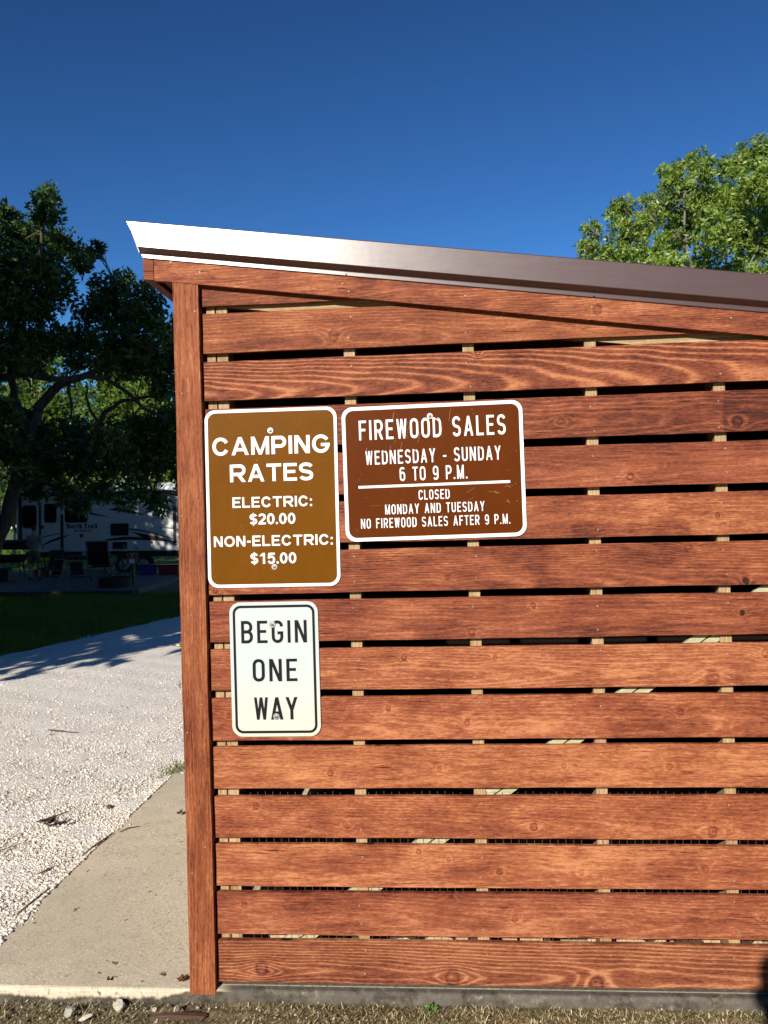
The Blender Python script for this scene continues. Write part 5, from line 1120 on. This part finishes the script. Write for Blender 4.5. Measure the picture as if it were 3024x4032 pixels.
def person(loc, rz, label, shirt, shorts, arms):
    root = empty('person', loc, rz); tag(root, label, 'person')
    V = [(0,0,.97),(0,0,1.12),(0,.005,1.28),(0,0,1.43),(0,.012,1.525),(0,.03,1.60),(0,.035,1.685),(0,.03,1.745)]; E_ = [(i, i+1) for i in range(7)]; Rr = [(.155,.115),(.140,.105),(.165,.115),(.13,.09),(.055,.058),(.066,.078),(.078,.098),(.055,.07)]
    hand = []
    for sx, A in zip((-1, 1), arms):
        b0 = len(V); el, wr, ha = A
        V += [(sx*.175, 0, 1.435), (sx*el[0], el[1], el[2]), (sx*wr[0], wr[1], wr[2]), (sx*ha[0], ha[1], ha[2])]; Rr += [.058, .043, .029, (.040,.020)]
        E_ += [(3, b0), (b0, b0+1), (b0+1, b0+2), (b0+2, b0+3)]; hand.append((sx, Vector(V[b0+2]), Vector(V[b0+3])))
        l0 = len(V); V += [(sx*.10, 0, .90), (sx*.14, .02, .50), (sx*.15, -.015, .30), (sx*.155, -.03, .09), (sx*.165, .05, .045), (sx*.175, .15, .03)]; Rr += [.088, .058, .052, .036, .038, .026]
        E_ += [(0, l0)] + [(l0+i, l0+i+1) for i in range(5)]
    body = skin_obj('body', V, E_, Rr, SKIN, root)
    mb = MB()
    for sx, w_, h_ in hand:           # five unequal bent fingers rooted in each palm
        d_ = (h_ - w_).normalized(); side = d_.orthogonal().normalized(); nrm = d_.cross(side)
        for k, (off, ln) in enumerate(((-.030,.068),(-.010,.078),(.010,.074),(.028,.060))):
            p0 = h_ - d_*.01 + side*off; mb.tube([p0, p0 + d_*ln*.5 - nrm*.006, p0 + d_*ln*.8 - nrm*.022, p0 + d_*ln - nrm*.04], [.0095,.009,.008,.006], 7)
        p0 = h_ - d_*.05 + side*-.035; mb.tube([p0, p0 + side*-.025 + d_*.02, p0 + side*-.035 + d_*.05 - nrm*.012], [.012,.010,.007], 7)
    b_ = len(body.data.vertices)
    import bmesh
    bm = bmesh.new(); bm.from_mesh(body.data)
    vs = [bm.verts.new(p) for p in mb.v]
    for f_ in mb.f:
        try: bm.faces.new([vs[i] for i in f_]).smooth = True
        except ValueError: pass
    # nose and ears
    for c_, r_, sc3 in (((0,.148,1.665), .016, (.8,1,1.5)), ((-.083,.03,1.67), .022, (.5,.8,1.4)), ((.083,.03,1.67), .022, (.5,.8,1.4))):
        g = bmesh.ops.create_icosphere(bm, subdivisions=2, radius=r_)
        for v in g['verts']: v.co = Vector((v.co.x*sc3[0]+c_[0], v.co.y*sc3[1]+c_[1], v.co.z*sc3[2]+c_[2]))
    bm.to_mesh(body.data); bm.free()
    for sx in (-.032, .032):
        mb = MB(); mb.tube([(sx,.118,1.69),(sx,.128,1.69),(sx,.131,1.69)], [.012,.010,.004], 10); mb.build('eye', M['rv_glass'], root)
    mb = MB(); mb.tube([(-.022,.128,1.622),(0,.137,1.620),(.022,.128,1.622)], [.003,.006,.003], 8); mb.build('mouth', plain('lips', (.25,.09,.08), .5), root)
    hv = [(0,.0,1.64),(0,-.005,1.70),(0,.03,1.765),(0,.085,1.765)]; skin_obj('hair', hv, [(0,1),(1,2),(2,3)], [(.078,.075),(.088,.085),(.082,.075),(.06,.035)], HAIR, root)
    SV = [(0,0,.94),(0,0,1.12),(0,.005,1.28),(0,0,1.44),(0,.008,1.50)]; SE = [(0,1),(1,2),(2,3),(3,4)]; SR = [(.180,.135),(.172,.130),(.190,.135),(.150,.105),(.075,.075)]
    for sx, A in zip((-1, 1), arms):
        el = A[0]; k = len(SV); m_ = Vector((sx*.18,0,1.435)).lerp(Vector((sx*el[0],el[1],el[2])), .72); SV += [(sx*.18,0,1.435), tuple(m_)]; SR += [.072, .070]; SE += [(3, k), (k, k+1)]
    skin_obj('shirt', SV, SE, SR, shirt, root)
    KV = [(0,0,1.02),(0,0,.93)]; KE = [(0,1)]; KR = [(.165,.125),(.165,.125)]
    for sx in (-1, 1):
        k = len(KV); KV += [(sx*.105,0,.84),(sx*.14,.015,.50)]; KE += [(1,k),(k,k+1)]; KR += [.105,.092]
    skin_obj('shorts', KV, KE, KR, shorts, root)
    for sx in (-1, 1):
        skin_obj('shoe', [(sx*.156,-.06,.05),(sx*.162,.04,.05),(sx*.176,.17,.035)], [(0,1),(1,2)], [(.045,.048),(.05,.045),(.045,.03)], M['black'], root)
    return root
fwd = [((.27,.03,1.16),(.21,.24,1.10),(.18,.31,1.10)), ((.27,.02,1.15),(.20,.23,1.06),(.17,.30,1.05))]
person((-13.05, 24.15, PZ), .05, 'person in grey t-shirt and khaki shorts seen from behind by the trailer', plain('grey cotton', (.16,.175,.19), .9, spec=.1), plain('khaki cotton', (.15,.12,.07), .9, spec=.1), fwd)
up_ = [((.22,.08,1.17),(.10,.24,1.32),(.055,.30,1.36)), ((.22,.08,1.17),(.10,.24,1.32),(.055,.30,1.36))]
photographer = person((.845, -3.20, -.07), .04, 'person in dark shirt standing behind the viewpoint whose shadow falls on the shed', plain('navy cotton', (.03,.035,.06), .9, spec=.1), plain('dark denim', (.03,.035,.05), .9, spec=.1), up_)
photographer.scale = (1.025, 1.025, 1.025)
